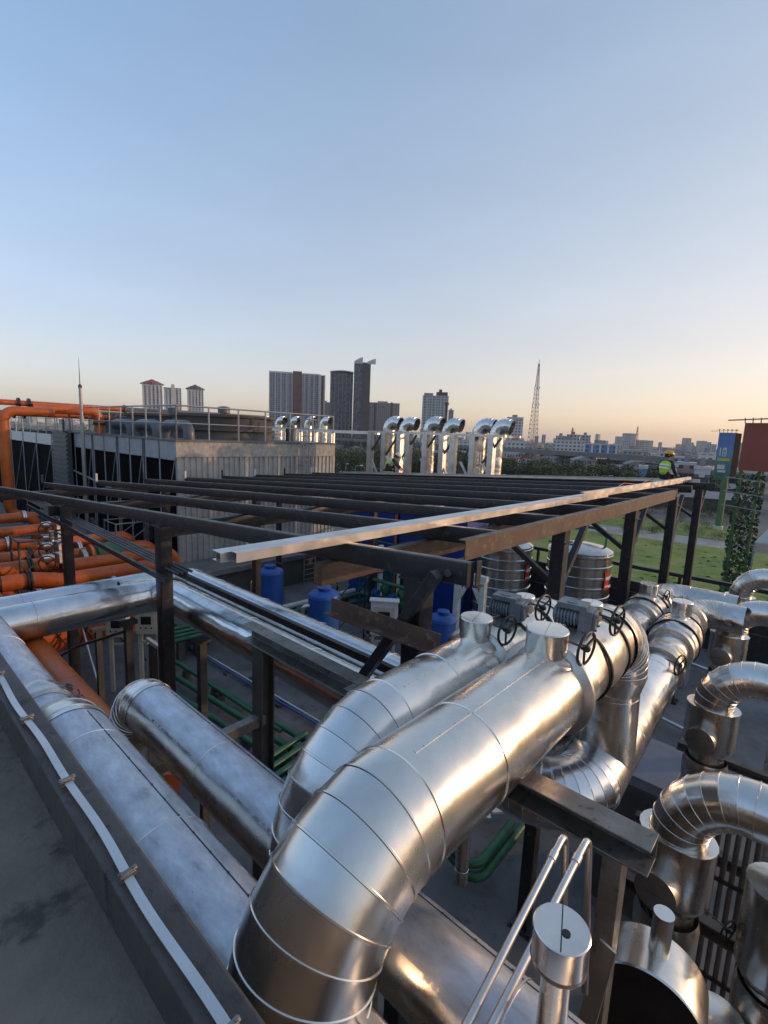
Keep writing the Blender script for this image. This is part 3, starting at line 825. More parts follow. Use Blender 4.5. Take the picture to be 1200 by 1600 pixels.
def water_tank(label, x, y, ztop_, r):
    t = thing('water_tank', label, 'water tank', (x, y, DECK), 0, 'ribbed steel water tanks')
    H = ztop_ - DECK - .25
    prof = [(0, r)]
    nr = 11
    for k in range(nr):
        z = .2 + (H - .3) * k / (nr - 1)
        prof += [(z - .055, r), (z - .03, r + .03), (z + .03, r + .03), (z + .055, r)]
    prof += [(H, r)]
    MB().lathe((x, y, DECK), (0, 0, 1), prof, 64, True, False).build('shell', M_STEEL, t, smooth=25)
    MB().lathe((x, y, DECK + H), (0, 0, 1), [(0, r), (.02, r + .02), (.05, r * .99), (.18, r * .72), (.25, r * .3), (.26, .01)], 64, False, True).build('domed_lid', M_STEEL, t)
    MB().lathe((x - .3, y + .2, DECK + H + .12), (0, 0, 1), [(0, .26), (.1, .26), (.11, .28), (.14, .28), (.15, .2)], 24).build('manhole', M_STEEL, t)
    # red label plate on the side towards the camera's right
    az = math.atan2(-y, -x) + 1.02
    d = V((math.cos(az), math.sin(az), 0)); sx = V((-d.y, d.x, 0))
    zc = DECK + H - .95
    vs = []; n = 6
    for zz in (-.34, .34):
        for i in range(n + 1):
            a = az + (i / n - .5) * .26
            vs.append((x + (r + .034) * math.cos(a), y + (r + .034) * math.sin(a), zc + zz))
    fs = [(i, i + 1, n + 2 + i, n + 1 + i) for i in range(n)]
    lb = MB().add(vs, fs).build('label_plate', M_RED, t)
    c = V((x, y, zc + .1)) + d * (r + .05)
    MB().cbox(c, (.012, .26, .12), az).build('white_mark', M_WHITE, lb)
    MB().cbox(c - V((0, 0, .3)), (.012, .3, .06), az).build('white_mark', M_WHITE, lb)
    return t
water_tank('ribbed steel water tank on the left, mostly behind the brown edge channel', 17.7, 9.3, -3.85, 1.13)
t2 = water_tank('ribbed steel water tank on the right, its domed lid clear of the brown channel', 18.8, 6.65, -3.75, 1.15)
t = thing('valve_header', 'blue valves with a green hose above the right steel tank', 'valves', (19.9, 7.2, -4))
MB().tube((20.0, 9.2, -3.3), (20.0, 6.2, -3.3), .07, 14).build('header_pipe', M_GALV, t)
for y in (8.1, 7.3):
    b = MB().lathe((20.0, y, -3.3), (-.6, 0, .8), [(-.16, .11), (-.1, .17), (.02, .17), (.06, .1), (.2, .1), (.22, .16), (.27, .16)], 14)
    b.lathe((20.0, y - .2, -3.3), (0, 1, 0), [(0, .14), (.03, .14), (.04, .1), (.36, .1), (.37, .14), (.4, .14)], 14)
    b.build('valve', M_BLUE, t)
MB().duct([(20.0, 7.1, -3.3), (19.7, 6.5, -3.25), (19.4, 5.9, -3.5), (19.2, 5.9, -4.2)], .05, bend=.2, gores=5, n=12).build('hose', M_GREEN, t)

# blue vessels on the deck
def vessel(label, x, y, zt, r, pipes=True, mat=None):
    t = thing('blue_vessel', label, 'tank', (x, y, DECK), 0, 'blue pressure vessels on the deck')
    H = zt - DECK
    prof = [(0.05, r)] + [(H - .34, r), (H - .335, r + .012), (H - .31, r + .012), (H - .305, r)]
    prof += [(H - .3 + .2 * math.sin(a), r * math.cos(a) * .98 + .02 * r) for a in (.25, .5, .8, 1.05, 1.25)]
    o = MB().lathe((x, y, DECK), (0, 0, 1), prof, 48).build('shell', mat or M_BLUE, t, smooth=25)
    MB().lathe((x, y, DECK + H - .14), (0, 0, 1), [(0, r * .3), (.06, r * .3), (.07, r * .45), (.11, r * .45), (.12, r * .45), (.13, r * .3)], 28).build('top_flange', mat or M_BLUE, t)
    for k in range(3):
        a = 2.1 * k; MB().cbox((x + r * .8 * math.cos(a), y + r * .8 * math.sin(a), DECK + .05), (.15, .15, .1)).build('foot', M_BLUE, t)
    if pipes:
        MB().duct([(x - r * .9, y + r * .35, DECK + H - .6), (x - r * 1.25, y + r * .55, DECK + H - .6), (x - r * 1.25, y + r * .55, DECK + .3)], .07, bend=.12, gores=5, n=14).build('side_pipe', M_GALV, t)
        MB().duct([(x, y, DECK + H), (x, y - .12, DECK + H + .16), (x + r * .9, y - r * .5, DECK + H - .02), (x + r * 1.02, y - r * .45, DECK + H - 1.6)], .014, bend=.08, gores=4, n=8).build('sight_tube', M_STAND, t)
    return t
vessel('blue cylindrical vessel on the left, behind the twin rack ducts', 10.9, 15.5, -5.1, .5)
vessel('blue cylindrical vessel in the middle, with a white box at its shoulder', 10.15, 11.5, -4.85, .5)
vessel('plain domed blue vessel beside the second valve duct cap', 12.4, 8.4, -5.35, .43, False)

# big blue enclosures under the roof frame
M_NAVY = paint('deep_blue_panel', (.008, .035, .22), .42, 0, .15, .8, .03)
t = thing('blue_enclosure', 'large deep blue plant enclosure seen between the purlins', 'enclosure', (18, 14, DECK))
MB().box((17.0, 10.6, DECK), (20.3, 14.2, -3.1)).build('panel', M_NAVY, t)
MB().box((17.0, 14.45, DECK), (20.3, 17.4, -3.1)).build('panel', M_NAVY, t)
MB().box((17.3, 14.2, DECK), (20.0, 14.45, -3.3)).build('gap_frame', M_GREEN, t)
MB().tube((16.9, 14.3, DECK), (16.9, 14.3, -3.2), .06, 10).build('pipe', M_ORANGE, t)
MB().box((16.95, 11.0, -3.1), (17.3, 12.6, -2.98)).build('cap_strip', M_WHITE, t)

# ================================================================== COOLING TOWER BLOCK
TX, TY, TZ0, TZ1 = 10.85, 23.0, -6.6, -.64
TX1, TYL = 20.9, 41.5
M_CORR = paint('weathered_corrugated_sheet', (.37, .375, .36), .6, .1, .2, 1.4, .1, spots=(.29, .29, .275))
M_FASCIA = paint('rough_beige_fascia', (.40, .375, .34), .85, 0, .3, 5, .6, spots=(.24, .21, .18), bscale=12)
M_TBLUE = paint('blue_grey_steelwork', (.30, .345, .39), .5, .2, .15, 2, .05)
M_TPIPE = paint('slate_grey_pipe', (.095, .115, .135), .45, .1, .15, 2, .05)
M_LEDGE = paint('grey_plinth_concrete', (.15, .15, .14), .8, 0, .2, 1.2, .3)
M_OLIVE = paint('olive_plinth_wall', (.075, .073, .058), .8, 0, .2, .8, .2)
M_FAN = paint('brown_grey_fan_ring', (.085, .08, .076), .6, .1, .2, 1, .1)

t = thing('plinth', 'olive concrete plinth with a pale ledge under the corrugated cooling tower', 'plinth', (16, 22, DECK))
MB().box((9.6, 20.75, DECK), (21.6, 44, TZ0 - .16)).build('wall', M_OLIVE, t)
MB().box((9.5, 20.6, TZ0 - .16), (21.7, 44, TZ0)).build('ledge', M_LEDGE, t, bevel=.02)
MB().box((9.5, 20.55, TZ0 - .2), (21.7, 20.68, TZ0 + .05)).build('edge_trim', M_GALV, t)
t = thing('plinth_ladder', 'thin steel ladder fixed to the olive plinth wall behind the blue vessels', 'ladder', (17, 20.6, DECK))
for x in (16.6, 17.4): MB().tube((x, 20.5, DECK), (x, 20.5, TZ0 + .3), .03, 8).build('rail', M_GALV, t)
for k in range(6): MB().tube((16.6, 20.5, DECK + .2 + .28 * k), (17.4, 20.5, DECK + .2 + .28 * k), .018, 8).build('rung', M_GALV, t)

tower = thing('cooling_tower', 'long cooling tower block with corrugated end wall and black louvred side', 'cooling tower', (TX, TY, TZ0))
# corrugated end wall
pitch = .30; xs = []; x = TX + .12
out_ = []
while x < TX1 - .1:
    for dx, dy in ((0, 0), (.13, 0), (.165, .06), (.265, .06)): out_.append((x + dx, TY + dy))
    x += pitch
zt, zb_ = TZ1 - .78, TZ0
vs = [(a, b, zb_) for a, b in out_] + [(a, b, zt) for a, b in out_]
n = len(out_)
mb = MB().add(vs, [(i, i + 1, n + i + 1, n + i) for i in range(n - 1)])
mb.box((TX + .05, TY + .10, TZ0), (TX1, TY + .16, zt))
mb.build('corrugated_wall', M_CORR, tower, smooth=0)
MB().box((TX - .03, TY - .05, zt), (TX1, TY + .14, TZ1 - .02)).build('fascia', M_FASCIA, tower)
MB().box((TX - .05, TY - .1, TZ1 - .05), (TX1 + .05, TYL, TZ1 + .03)).build('roof_deck', M_LEDGE, tower)
MB().box((TX1 - .12, TY + .17, TZ0), (TX1, TYL, TZ1 - .06)).build('end_wall', M_CORR, tower)
for xx in (TX + .02, TX + 3.4, TX + 6.7, TX1 - .08):
    MB().box((xx, TY - .03, TZ0), (xx + .1, TY, zt)).build('joint_cover', M_CORR, tower)
# black louvre openings, header sheets and columns along the left side
MB().box((TX + .25, TY + .2, TZ0), (TX + .3, TYL, TZ1 - .06)).build('louvre_face', M_DARKBLK, tower)
cells = [(TY, 26.6), (26.75, 30.2), (30.35, 34.2), (34.35, 37.8)]
for a, b in cells:
    MB().box((TX, a, TZ1 - .95), (TX + .05, b, TZ1 - .06)).build('header_sheet', M_TBLUE, tower)
    for y in (a + .02, (a + b) / 2, b - .12):
        MB().box((TX, y, TZ0), (TX + .035, y + .09, TZ1 - .06)).build('column', M_TBLUE, tower)
    MB().bar((TX + .0, a + .2, TZ1 - 1.0), (TX + .0, (a + b) / 2 - .1, TZ0 + 1), .03, .03).build('tie', M_TBLUE, tower)
MB().bar((TX - .04, 28, -4.0), (TX - .04, 38, -3.2), .07, .09).build('tie', M_TBLUE, tower)
# ribbed stair screen and the far end with the white header
mb = MB().box((TX - .35, 37.95, TZ0), (TX - .1, 41.2, TZ1 + .1))
for k in range(20):
    z = TZ0 + .2 + .3 * k
    mb.box((TX - .45, 37.95, z), (TX - .36, 41.2, z + .16))
mb.build('ribbed_screen', M_TPIPE, tower)
# guard rail along both edges
def rail(parent, pts, z0, z1, step, m_, mids=(.5,)):
    for a, b in zip(pts[:-1], pts[1:]):
        a = V((a[0], a[1], 0)); b = V((b[0], b[1], 0)); n = max(1, round((b - a).length / step))
        for k in range(n + 1):
            p = a.lerp(b, k / n)
            MB().tube(p + V((0, 0, z0)), p + V((0, 0, z1)), .04, 8).build('rail_post', m_, parent)
        mb = MB().tube(a + V((0, 0, z1)), b + V((0, 0, z1)), .04, 8)
        for f in mids: mb.tube(a + V((0, 0, z0 + (z1 - z0) * f)), b + V((0, 0, z0 + (z1 - z0) * f)), .028, 8)
        mb.build('guard_rail', m_, parent)
M_RAIL = paint('pale_guard_rail', (.33, .34, .35), .4, .5, .1, 3, 0)
rail(tower, [(TX1 - .1, TY + .05), (TX + .05, TY + .05), (TX + .05, TYL)], TZ1, 1.0, 1.75, M_RAIL)
# access ladder cage at the right end of the wall
for x in (18.0, 18.6): MB().tube((x, TY - .3, -3.6), (x, TY - .3, .9), .035, 8).build('ladder_rail', M_RAIL, tower)
for k in range(9): MB().tube((18.0, TY - .3, -3.4 + .45 * k), (18.6, TY - .3, -3.4 + .45 * k), .02, 8).build('ladder_rung', M_RAIL, tower)
for z in (-1.9, -.6, .7):
    MB().duct([(17.85, TY - .3, z), (17.85, TY - 1.05, z), (18.75, TY - 1.05, z), (18.75, TY - .3, z)], .028, bend=.36, gores=5, n=8).build('cage_hoop', M_RAIL, tower)
for x in (17.86, 18.3, 18.74): MB().tube((x, TY - (1.05 if x == 18.3 else .75), -1.9), (x, TY - (1.05 if x == 18.3 else .75), .7), .025, 8).build('cage_bar', M_RAIL, tower)
# what stands on the tower roof
for k, (x, y, r, lab) in enumerate(((15.9, 27.4, 2.9, 'nearest broad fan ring on the cooling tower roof'), (15.9, 34.0, 2.9, 'second fan ring on the cooling tower roof, farther left'), (15.9, 40.4, 2.9, 'third fan ring on the cooling tower roof, farthest left'))):
    f = thing('fan_ring', lab, 'fan', (x, y, TZ1), 0, 'fan rings on the cooling tower')
    MB().lathe((x, y, TZ1), (0, 0, 1), [(0, r), (.5, r * .97), (.52, r + .1), (.62, r + .1), (.64, r * .97), (1.25, r), (1.27, r + .16), (1.42, r + .16), (1.43, r * .9), (.9, r * .9)], 56, True, False).build('ring', M_FAN, f, smooth=25)
    MB().box((x - r, y - .15, TZ1 + 1.44), (x + r, y + .15, TZ1 + 1.56)).build('motor_beam', M_TPIPE, f)
    MB().lathe((x, y, TZ1 + 1.56), (0, 0, 1), [(0, .35), (.35, .35), (.4, .2)], 20).build('motor', M_TPIPE, f)
for k, y in enumerate((24.9, 28.4, 31.9)):
    o = MB().duct([(TX + .95, y + 1.3, TZ1), (TX + .95, y + 1.3, TZ1 + .72), (TX + .95, y - 1.3, TZ1 + .72), (TX + .95, y - 1.3, TZ1)], .27, bend=.45, gores=7, n=24).build('roof_pipe_loop', M_TPIPE)
    tag(o, ('slate pipe loop on the tower roof nearest the corrugated wall', 'slate pipe loop on the tower roof, middle of three', 'slate pipe loop on the tower roof, farthest left of three')[k], 'pipe', 'slate pipe loops on the tower')
o = MB().lathe((19.2, 25.2, TZ1), (0, 0, 1), [(0, .32), (.75, .32), (.95, .24), (1.05, .1)], 20).build('roof_vent', M_FAN); tag(o, 'small domed grey vent on the tower roof beside the ladder cage', 'vent')
for k, (y0, z) in enumerate(((35.3, 1.0), (36.6, .42))):
    t = thing('roof_pipe', ('upper orange pipe crossing to the tower roof at the far left, turning slate grey', 'lower orange pipe crossing to the tower roof at the far left, turning slate grey')[k], 'pipe', (8, y0, z), 0, 'pipes crossing to the tower roof')
    MB().tube((-14, y0, z), (13.2, y0, z), .16, 20).build('orange_pipe', M_ORANGE, t)
    MB().tube((13.2, y0, z), (24, y0 - .3, z), .16, 20).build('grey_pipe', M_TPIPE, t)
    for x in (7.4, 7.9, 13.2): MB().lathe((x, y0, z), (1, 0, 0), [(-.06, .3), (.06, .3)], 20).build('flange', M_BLACK if x < 10 else M_TPIPE, t)
    for x in (5.4, 9.9, 12.4, 16): MB().box((x, y0 - .05, TZ1), (x + .1, y0 + .05, z - .19)).build('support', M_TPIPE, t)
t = thing('roof_pipe_bend', 'short orange pipe bending down into the tower roof behind the rail', 'pipe', (10.6, 34.5, 0))
MB().duct([(7.9, 34.6, .75), (11.4, 34.6, .75), (11.4, 34.6, -.6)], .27, bend=.5, gores=7, n=24).build('pipe', M_ORANGE, t)
MB().lathe((11.4, 34.6, .0), (0, 0, 1), [(-.07, .36), (.07, .36)], 20).build('flange', M_BLACK, t)

# far louvred cells left of the screen, lower and set back
t = thing('louvre_block', 'black louvred block with a white header at the far left beside the orange riser', 'cooling tower', (10.5, 48, TZ0))
MB().box((TX, 41.7, DECK), (TX + 8, 62, -.95)).build('louvre_face', M_DARKBLK, t)
MB().box((TX - .06, 41.7, -1.7), (TX + .02, 62, -.9)).build('white_header', M_WHITE, t)
for k in range(5):
    y = 42.5 + 4.1 * k
    MB().box((TX - .10, y, DECK), (TX - .065, y + .12, -.9)).build('column', M_TBLUE, t)
    MB().bar((TX - .08, y + .3, -1.8), (TX - .08, y + 3.6, -6), .04, .04).build('tie', M_TBLUE, t)
rail(t, [(TX, 41.8), (TX, 60)], -.9, .8, 2.2, M_RAIL, (.35, .68))

# lightning rod mast
a = at(127, 640, X=9.7)
t = thing('lightning_mast', 'tall thin lightning rod mast standing before the louvred side of the cooling tower', 'mast', (a.x, a.y, DECK))
zt = at(126, 603, X=9.7).z; zz = at(125, 558, X=9.7).z
MB().tube((a.x, a.y, DECK), (a.x, a.y, .4), .11, 12).build('lower_mast', M_RAIL, t)
MB().tube((a.x, a.y, .4), (a.x, a.y, zt), .085, 12).build('upper_mast', M_RAIL, t)
MB().tube((a.x, a.y, zt), (a.x, a.y, zz), .028, 8, True, .008).build('rod', M_STAND, t)
MB().lathe((a.x, a.y, zt), (0, 0, 1), [(-.1, .1), (.04, .1), (.1, .04)], 12).build('tip_collar', M_STAND, t)

# ================================================================== SHINY EXHAUST ELBOWS BEHIND THE FRAME
def exhaust(label, x, y, ztop_, r, d, group):
    t = thing('exhaust_duct', label, 'exhaust duct', (x, y, DECK), 0, group)
    d = V((d[0], d[1], 0)).normalized(); R = r * 1.28
    zc = ztop_ - r
    MB().duct([(x, y, -7.9), (x, y, zc), V((x, y, zc - .22)) + d * (R + .30)], r, bend=R, gores=8, ridge=.02, rw=.02, n=36).build('elbow', M_CLAD, t, smooth=8)
    return t
ex_pos = [(609, 646), (634, 647), (672, 646), (702, 648), (751, 648), (778, 649)]
ex_lab = ['leftmost shiny elbow of the six standing beyond the white helmeted worker', 'second shiny elbow from the left of the six beyond the frame', 'third shiny elbow from the left of the six beyond the frame',
          'fourth shiny elbow of the six, right of the thin mast', 'fifth shiny elbow of the six beyond the frame', 'rightmost shiny elbow of the six beyond the frame']
for (px, py), lab in zip(ex_pos, ex_lab):
    p = at(px, py, X=22.3)
    exhaust(lab, 22.3, p.y, p.z, .365, (.18, -1), 'shiny exhaust elbows beyond the frame')
t = thing('exhaust_stand', 'galvanised support frame with box columns round the six shiny exhaust elbows', 'support frame', (21.5, 16, DECK))
zs = .17
for px in (579, 601, 625, 639, 666, 692, 709, 740, 769):
    p = at(px, 690, X=21.6)
    MB().box((21.45, p.y - .15, DECK), (21.75, p.y + .15, zs - .05)).build('column', M_GALV, t)
ya, yb = at(790, 690, X=21.6).y, at(576, 690, X=21.6).y
MB().box((21.5, ya, zs - .05), (21.7, yb, zs + .06)).build('top_beam', M_GALV, t)
MB().box((23.0, ya, zs - .05), (23.15, yb, zs + .06)).build('back_beam', M_GALV, t)
L = yb - ya
for k in range(7):
    y0 = ya + L * k / 7; y1 = ya + L * (k + 1) / 7
    MB().bar((21.6, y0 + .25, zs - .1), (21.6, y1 - .1, zs - 1.35), .09, .09).build('brace', M_STAND, t)
    MB().bar((21.6, y0 + .25, -2.7), (21.6, y1 - .1, zs - 1.35), .09, .09).build('brace', M_GALV, t)
for px, lab in ((411, 'leftmost'), (436, 'second from the left'), (458, 'middle one'), (482, 'fourth from the left'), (506, 'rightmost')):
    p = at(px, 648, X=31.5)
    exhaust(lab + ' of the five shiny elbows seen over the corrugated tower', 31.5, p.y, p.z, .40, (.18, -1), 'shiny exhaust elbows over the tower')
t = thing('exhaust_stand', 'galvanised support frame of the five elbows seen over the corrugated tower', 'support frame', (30.6, 30, DECK))
for px in (420, 446, 468, 492, 518):
    p = at(px, 680, X=30.6); MB().box((30.4, p.y - .24, DECK), (30.8, p.y + .24, .1)).build('column', M_GALV, t)
p0, p1 = at(592, 673, X=30.6), at(412, 673, X=30.6)
MB().box((30.45, p0.y, .02), (30.75, p1.y, .28)).build('top_beam', M_GALV, t)
t = thing('thin_mast', 'thin dark mast rising between the third and fourth of the six elbows', 'mast', (21, 15, DECK))
p = at(695, 690, X=23.0); q = at(697, 633, X=23.0)
MB().tube((p.x, p.y, DECK), (p.x, p.y, q.z), .07, 10).lathe((p.x, p.y, q.z), (0, 0, 1), [(0, .12), (.14, .12)], 10).build('mast', M_STAND, t)

# ================================================================== ORANGE PIPEWORK AT THE LEFT
def opipe(label, pts, r, bend=.5, fl=(), group='orange pipes on the left of the deck'):
    t = thing('orange_pipe', label, 'pipe', tuple(pts[0]), 0, group)
    MB().duct(pts, r, bend=bend, gores=8, n=24, caps=(True, True)).build('pipe', M_ORANGE, t, smooth=30)
    for c, d, m_ in fl:
        MB().lathe(c, d, [(-.07, r * 1.35), (-.01, r * 1.35), (-.005, r * 1.2), (.005, r * 1.2), (.01, r * 1.35), (.07, r * 1.35)], 20).build('flange', m_, t)
    return t
rng = random.Random(11)
rows = [(60, 783, -4.7, .23), (60, 806, -4.7, .24), (60, 827, -4.9, .24), (60, 846, -5.1, .25), (60, 868, -5.5, .30), (60, 884, -5.5, .3), (60, 904, -5.7, .28), (60, 922, -6.2, .33), (60, 938, -6.2, .3)]
ends = [5.6, 6.5, 7.4, 8.4, 9.0, 9.2, 8.0, 7.5, 7.2]
names = ['uppermost of the stacked orange pipes at the left edge', 'second of the stacked orange pipes at the left edge', 'third of the stacked orange pipes at the left edge', 'orange pipe just above the grey wheel valves', 'orange pipe carrying the grey valve actuators', 'orange pipe with the black flanged valve', 'wavy orange pipe below the black valves', 'lower orange pipe just above the rear twin duct', 'lowest orange pipe just above the rear twin duct']
for (px, py, z, r), xe, nm in zip(rows, ends, names):
    p = at(px, py, Z=z)
    y = p.y
    pts = [(-14, y, z), (xe, y, z), (xe, y + .2, z - 2.6)] if nm[0] in 'ust' else [(-14, y, z), (xe * .55, y, z), (xe * .55 + .9, y - .35, z - .12), (xe + .8, y - .35, z - .12), (xe + .8, y - .35, z - 2)]
    fl = []
    if r >= .28:
        for xx in (p.x - .3, p.x + .9): fl.append(((xx, y, z), (1, 0, 0), M_BLACK))
    else: fl.append(((p.x + .6, y, z), (1, 0, 0), M_ORANGE))
    for q in range(2): fl.append(((p.x + rng.uniform(-1.5, 3.2), y, z), (1, 0, 0), rng.choice((M_BLACK, M_ORANGE, M_GALV))))
    t = opipe(nm, pts, r, .55, fl)
    if 'valve' in nm:
        c = V((p.x + .3, y, z + r + .25))
        handwheel(t, c + V((-.1, -.45, .1)), (-.5, -1, .1), .26, .3)
        g = MB().cbox(c + V((.5, 0, .15)), (.42, .34, .42), .2); g.lathe(c + V((.2, 0, .2)), (-1, 0, 0), [(0, .13), (.35, .13)], 14)
        g.build('actuator', M_GALV, t, bevel=.04)
        MB().lathe(c + V((.5, 0, -.3)), (0, 0, 1), [(0, .12), (.4, .12)], 12).build('valve_neck', M_BLACK, t)
for k, (px, py, z, r, xe) in enumerate(((40, 858, -6.4, .26, 6.2), (40, 876, -6.6, .30, 5.0), (40, 895, -6.9, .32, 7.6), (40, 912, -7.1, .30, 6.4), (40, 930, -7.3, .34, 8.2))):
    p = at(px, py, Z=z)
    opipe(('first', 'second', 'third', 'fourth', 'fifth')[k] + ' of the orange pipes lying deepest in the stack, counted from the back', [(-14, p.y, z), (xe - 2, p.y, z), (xe - 1.2, p.y - .5, z), (xe, p.y - .5, z), (xe, p.y - .5, z - 1.2)], r, .5, [((xe - 3.2, p.y, z), (1, 0, 0), M_BLACK)] if k % 2 else [])
p = at(8, 700, Y=33.5)
opipe('tall orange riser at the left picture edge with a bend at its top', [(p.x + 2.4, 33.5, .52), (p.x, 33.5, .52), (p.x, 33.5, -5.2), (p.x + 1.2, 33.2, -5.4)], .26, .6)
t = opipe('big orange pipe running toward the viewer under the shiny duct, with a stencilled arrow', [(1.87, 4.5, -3.62), (1.87, 19, -3.62)], .2, .5)
a0 = at(108, 1075, Z=-3.42)
nrm = V((1.87 - 0, 0, 0))
ar = MB()
def on_pipe(ang, y):  # point just off the orange pipe
    return V((1.87 + .203 * math.sin(ang), y, -3.62 + .203 * math.cos(ang)))
def strip(mb, quad):
    top = [on_pipe(a, y) for a, y in quad]
    cen = [V((1.87, p.y, -3.62)) for p in top]
    low = [c + (p - c) * .985 for c, p in zip(cen, top)]
    n = len(top)
    mb.add(top + low, [tuple(range(n)), tuple(range(n, 2 * n))[::-1]] + [(i, (i + 1) % n, n + (i + 1) % n, n + i) for i in range(n)])
ya = a0.y
A0 = -.35
strip(ar, [(A0 - .22, ya + .04), (A0, ya + .20), (A0 + .22, ya + .04)])
strip(ar, [(A0 - .09, ya + .04), (A0 + .09, ya + .04), (A0 + .09, ya - .06), (A0 - .09, ya - .06)])
ar.build('arrow_mark', M_CABLE, t)
# stencilled letters C D S, built from strokes along the pipe
lt = MB()
strokes = {'C': [(0, 0, 0, 4), (0, 0, 2, 0), (0, 4, 2, 4)], 'D': [(0, 0, 0, 4), (0, 0, 2, 1), (0, 4, 2, 3), (2, 1, 2, 3)], 'R': [(0, 0, 0, 4), (0, 4, 2, 4), (2, 4, 2, 2), (0, 2, 2, 2), (0, 2, 2, 0)], '1': [(1, 0, 1, 4)]}
yy = ya - .12
for ch in 'CDR1':
    for x0, y0, x1, y1 in strokes[ch]:
        p0 = (A0 + .26 - .13 * y0 * .95 + .0, yy - x0 * .022); p1 = (A0 + .26 - .13 * y1 * .95, yy - x1 * .022)
        w = .006
        if abs(y0 - y1) < .1: strip(lt, [(p0[0] - .04, p0[1]), (p0[0] + .04, p0[1]), (p1[0] + .04, p1[1]), (p1[0] - .04, p1[1])])
        else: strip(lt, [(p0[0], p0[1] - w), (p0[0], p0[1] + w), (p1[0], p1[1] + w), (p1[0], p1[1] - w)])
    yy -= .082
lt.build('lettering', M_CABLE, t)
t = thing('orange_header', 'big orange vessel behind the grey rack posts under the shiny corner duct', 'vessel', (4.6, 16.2, DECK))
MB().lathe((3.2, 16.9, -6.2), (1, 0, 0), [(0, .2), (.12, .6), (.3, .75), (3.1, .75), (3.3, .6), (3.4, .2)], 36).build('shell', M_ORANGE, t)
for k in range(4):
    MB().bar((3.6 + .7 * k, 16.08, -6.9), (4.3 + .7 * k, 16.08, -5.5), .03, .03).build('mesh_bar', M_BLACK, t)
    MB().bar((4.3 + .7 * k, 16.12, -6.9), (3.6 + .7 * k, 16.12, -5.5), .03, .03).build('mesh_bar', M_BLACK, t)
t = thing('green_valve', 'dark green valve body with an orange collar by the far orange pipes', 'valve', (8.2, 20, -5.6))
p = at(165, 865, Z=-5.4)
MB().lathe((p.x - .5, p.y, -5.4), (1, 0, 0), [(0, .3), (.1, .3), (.15, .42), (.7, .5), (1.0, .42), (1.2, .3)], 24).build('body', M_GREEN, t)
MB().lathe((p.x - .62, p.y, -5.4), (1, 0, 0), [(0, .46), (.1, .46)], 24).build('collar', M_ORANGE, t)
MB().tube((p.x - 1.9, p.y, -5.3), (p.x - 1.9, p.y, -4.2), .09, 10).build('post', M_GALV, t)

# pipe scaffolding and stands among the orange pipes
def scaffold(label, c, sx, sy, z0, z1, lev, m_, r=.04, name='scaffold', cat='scaffold'):
    t = thing(name, label, cat, (c[0], c[1], z0))
    cs = [V((c[0] + a * sx / 2, c[1] + b * sy / 2, 0)) for a, b in ((-1, -1), (1, -1), (1, 1), (-1, 1))]
    for p in cs: MB().tube(p + V((0, 0, z0)), p + V((0, 0, z1)), r, 8).build('upright', m_, t)
    for l in range(lev):
        z = z0 + (z1 - z0) * (l + 1) / lev - .05
        for i in range(4): MB().tube(cs[i] + V((0, 0, z)), cs[(i + 1) % 4] + V((0, 0, z)), r * .8, 8).build('ledger', m_, t)
        zp = z0 + (z1 - z0) * l / lev
        MB().tube(cs[0] + V((0, 0, zp)), cs[1] + V((0, 0, z)), r * .7, 8).build('brace', m_, t)
        MB().tube(cs[3] + V((0, 0, zp)), cs[2] + V((0, 0, z)), r * .7, 8).build('brace', m_, t)
    return t
p = at(78, 900, Z=-5.6); scaffold('splattered scaffold tower among the orange pipes by the left column', (p.x, p.y + 1.2), 1.5, 1.2, DECK, -4.3, 3, M_STAND)
p = at(205, 850, Z=-5.6); scaffold('dark blue scaffold tower before the black louvres', (p.x, p.y), 1.8, 1.4, DECK, -4.4, 3, M_TPIPE)

# ================================================================== MIDDLE OF THE DECK: panels, scaffold, green pipes
M_CREAM = paint('cream_panel_paint', (.50, .49, .42), .5, 0, .1, 4, .05)
def panel_box(label, x, y, zc, w, h, legs=True, rz=-.75, m_=None):
    t = thing('control_panel', label, 'control panel', (x, y, DECK), 0, 'control panels on legs')
    q = Matrix.Rotation(rz, 3, 'Z')
    def P(a, b, c): return V((x, y, zc)) + q @ V((a, b, c))
    MB().cbox(P(0, 0, 0), (w, .26, h), rz).build('cabinet', m_ or M_CREAM, t, bevel=.02)
    d = MB().cbox(P(0, -.135, -.02), (w * .8, .012, h * .72), rz).build('front_plate', M_CREAM, t)
    MB().cbox(P(0, -.145, .06), (w * .45, .012, h * .32), rz).build('window', M_RUBBER, d)
    for dx in (-.12, 0, .12): MB().lathe(P(dx * w / .5, -.145, -h * .22), q @ V((0, -1, 0)), [(0, .025), (.02, .025)], 8).build('button', M_RUBBER, d)
    MB().cbox(P(0, -.02, h / 2 + .03), (w + .1, .36, .04), rz).build('rain_hood', m_ or M_CREAM, t)
    if legs:
        for dx in (-w * .4, w * .4): MB().cbox(P(dx, .08, -(zc - DECK) / 2 - h / 4), (.1, .1, (zc - DECK) - h / 2), rz).build('leg', M_CREAM, t)
        MB().cbox(P(0, .08, -h / 2 - .3), (w * .7, .05, .06), rz).build('cross_bar', M_CREAM, t)
    return t
p = at(184, 976, X=5.3); panel_box('cream control panel on legs, left of the two under the shiny corner duct', p.x, p.y, p.z, .62, .72)
p = at(231, 970, X=5.6); panel_box('cream control panel on legs, right of the two, close to the black column', p.x, p.y, p.z, .62, .72)
p = at(600, 965, X=12.6); panel_box('white control cabinet with a sloping hood behind the brown angle bracket', p.x, p.y, p.z, .95, 1.25, True, -.9, M_WHITE)
t = thing('pale_stand', 'pale rectangular steel frame with a rust brown panel beside the black column base', 'frame', (5.5, 13, DECK))
p = at(240, 1040, X=5.2)
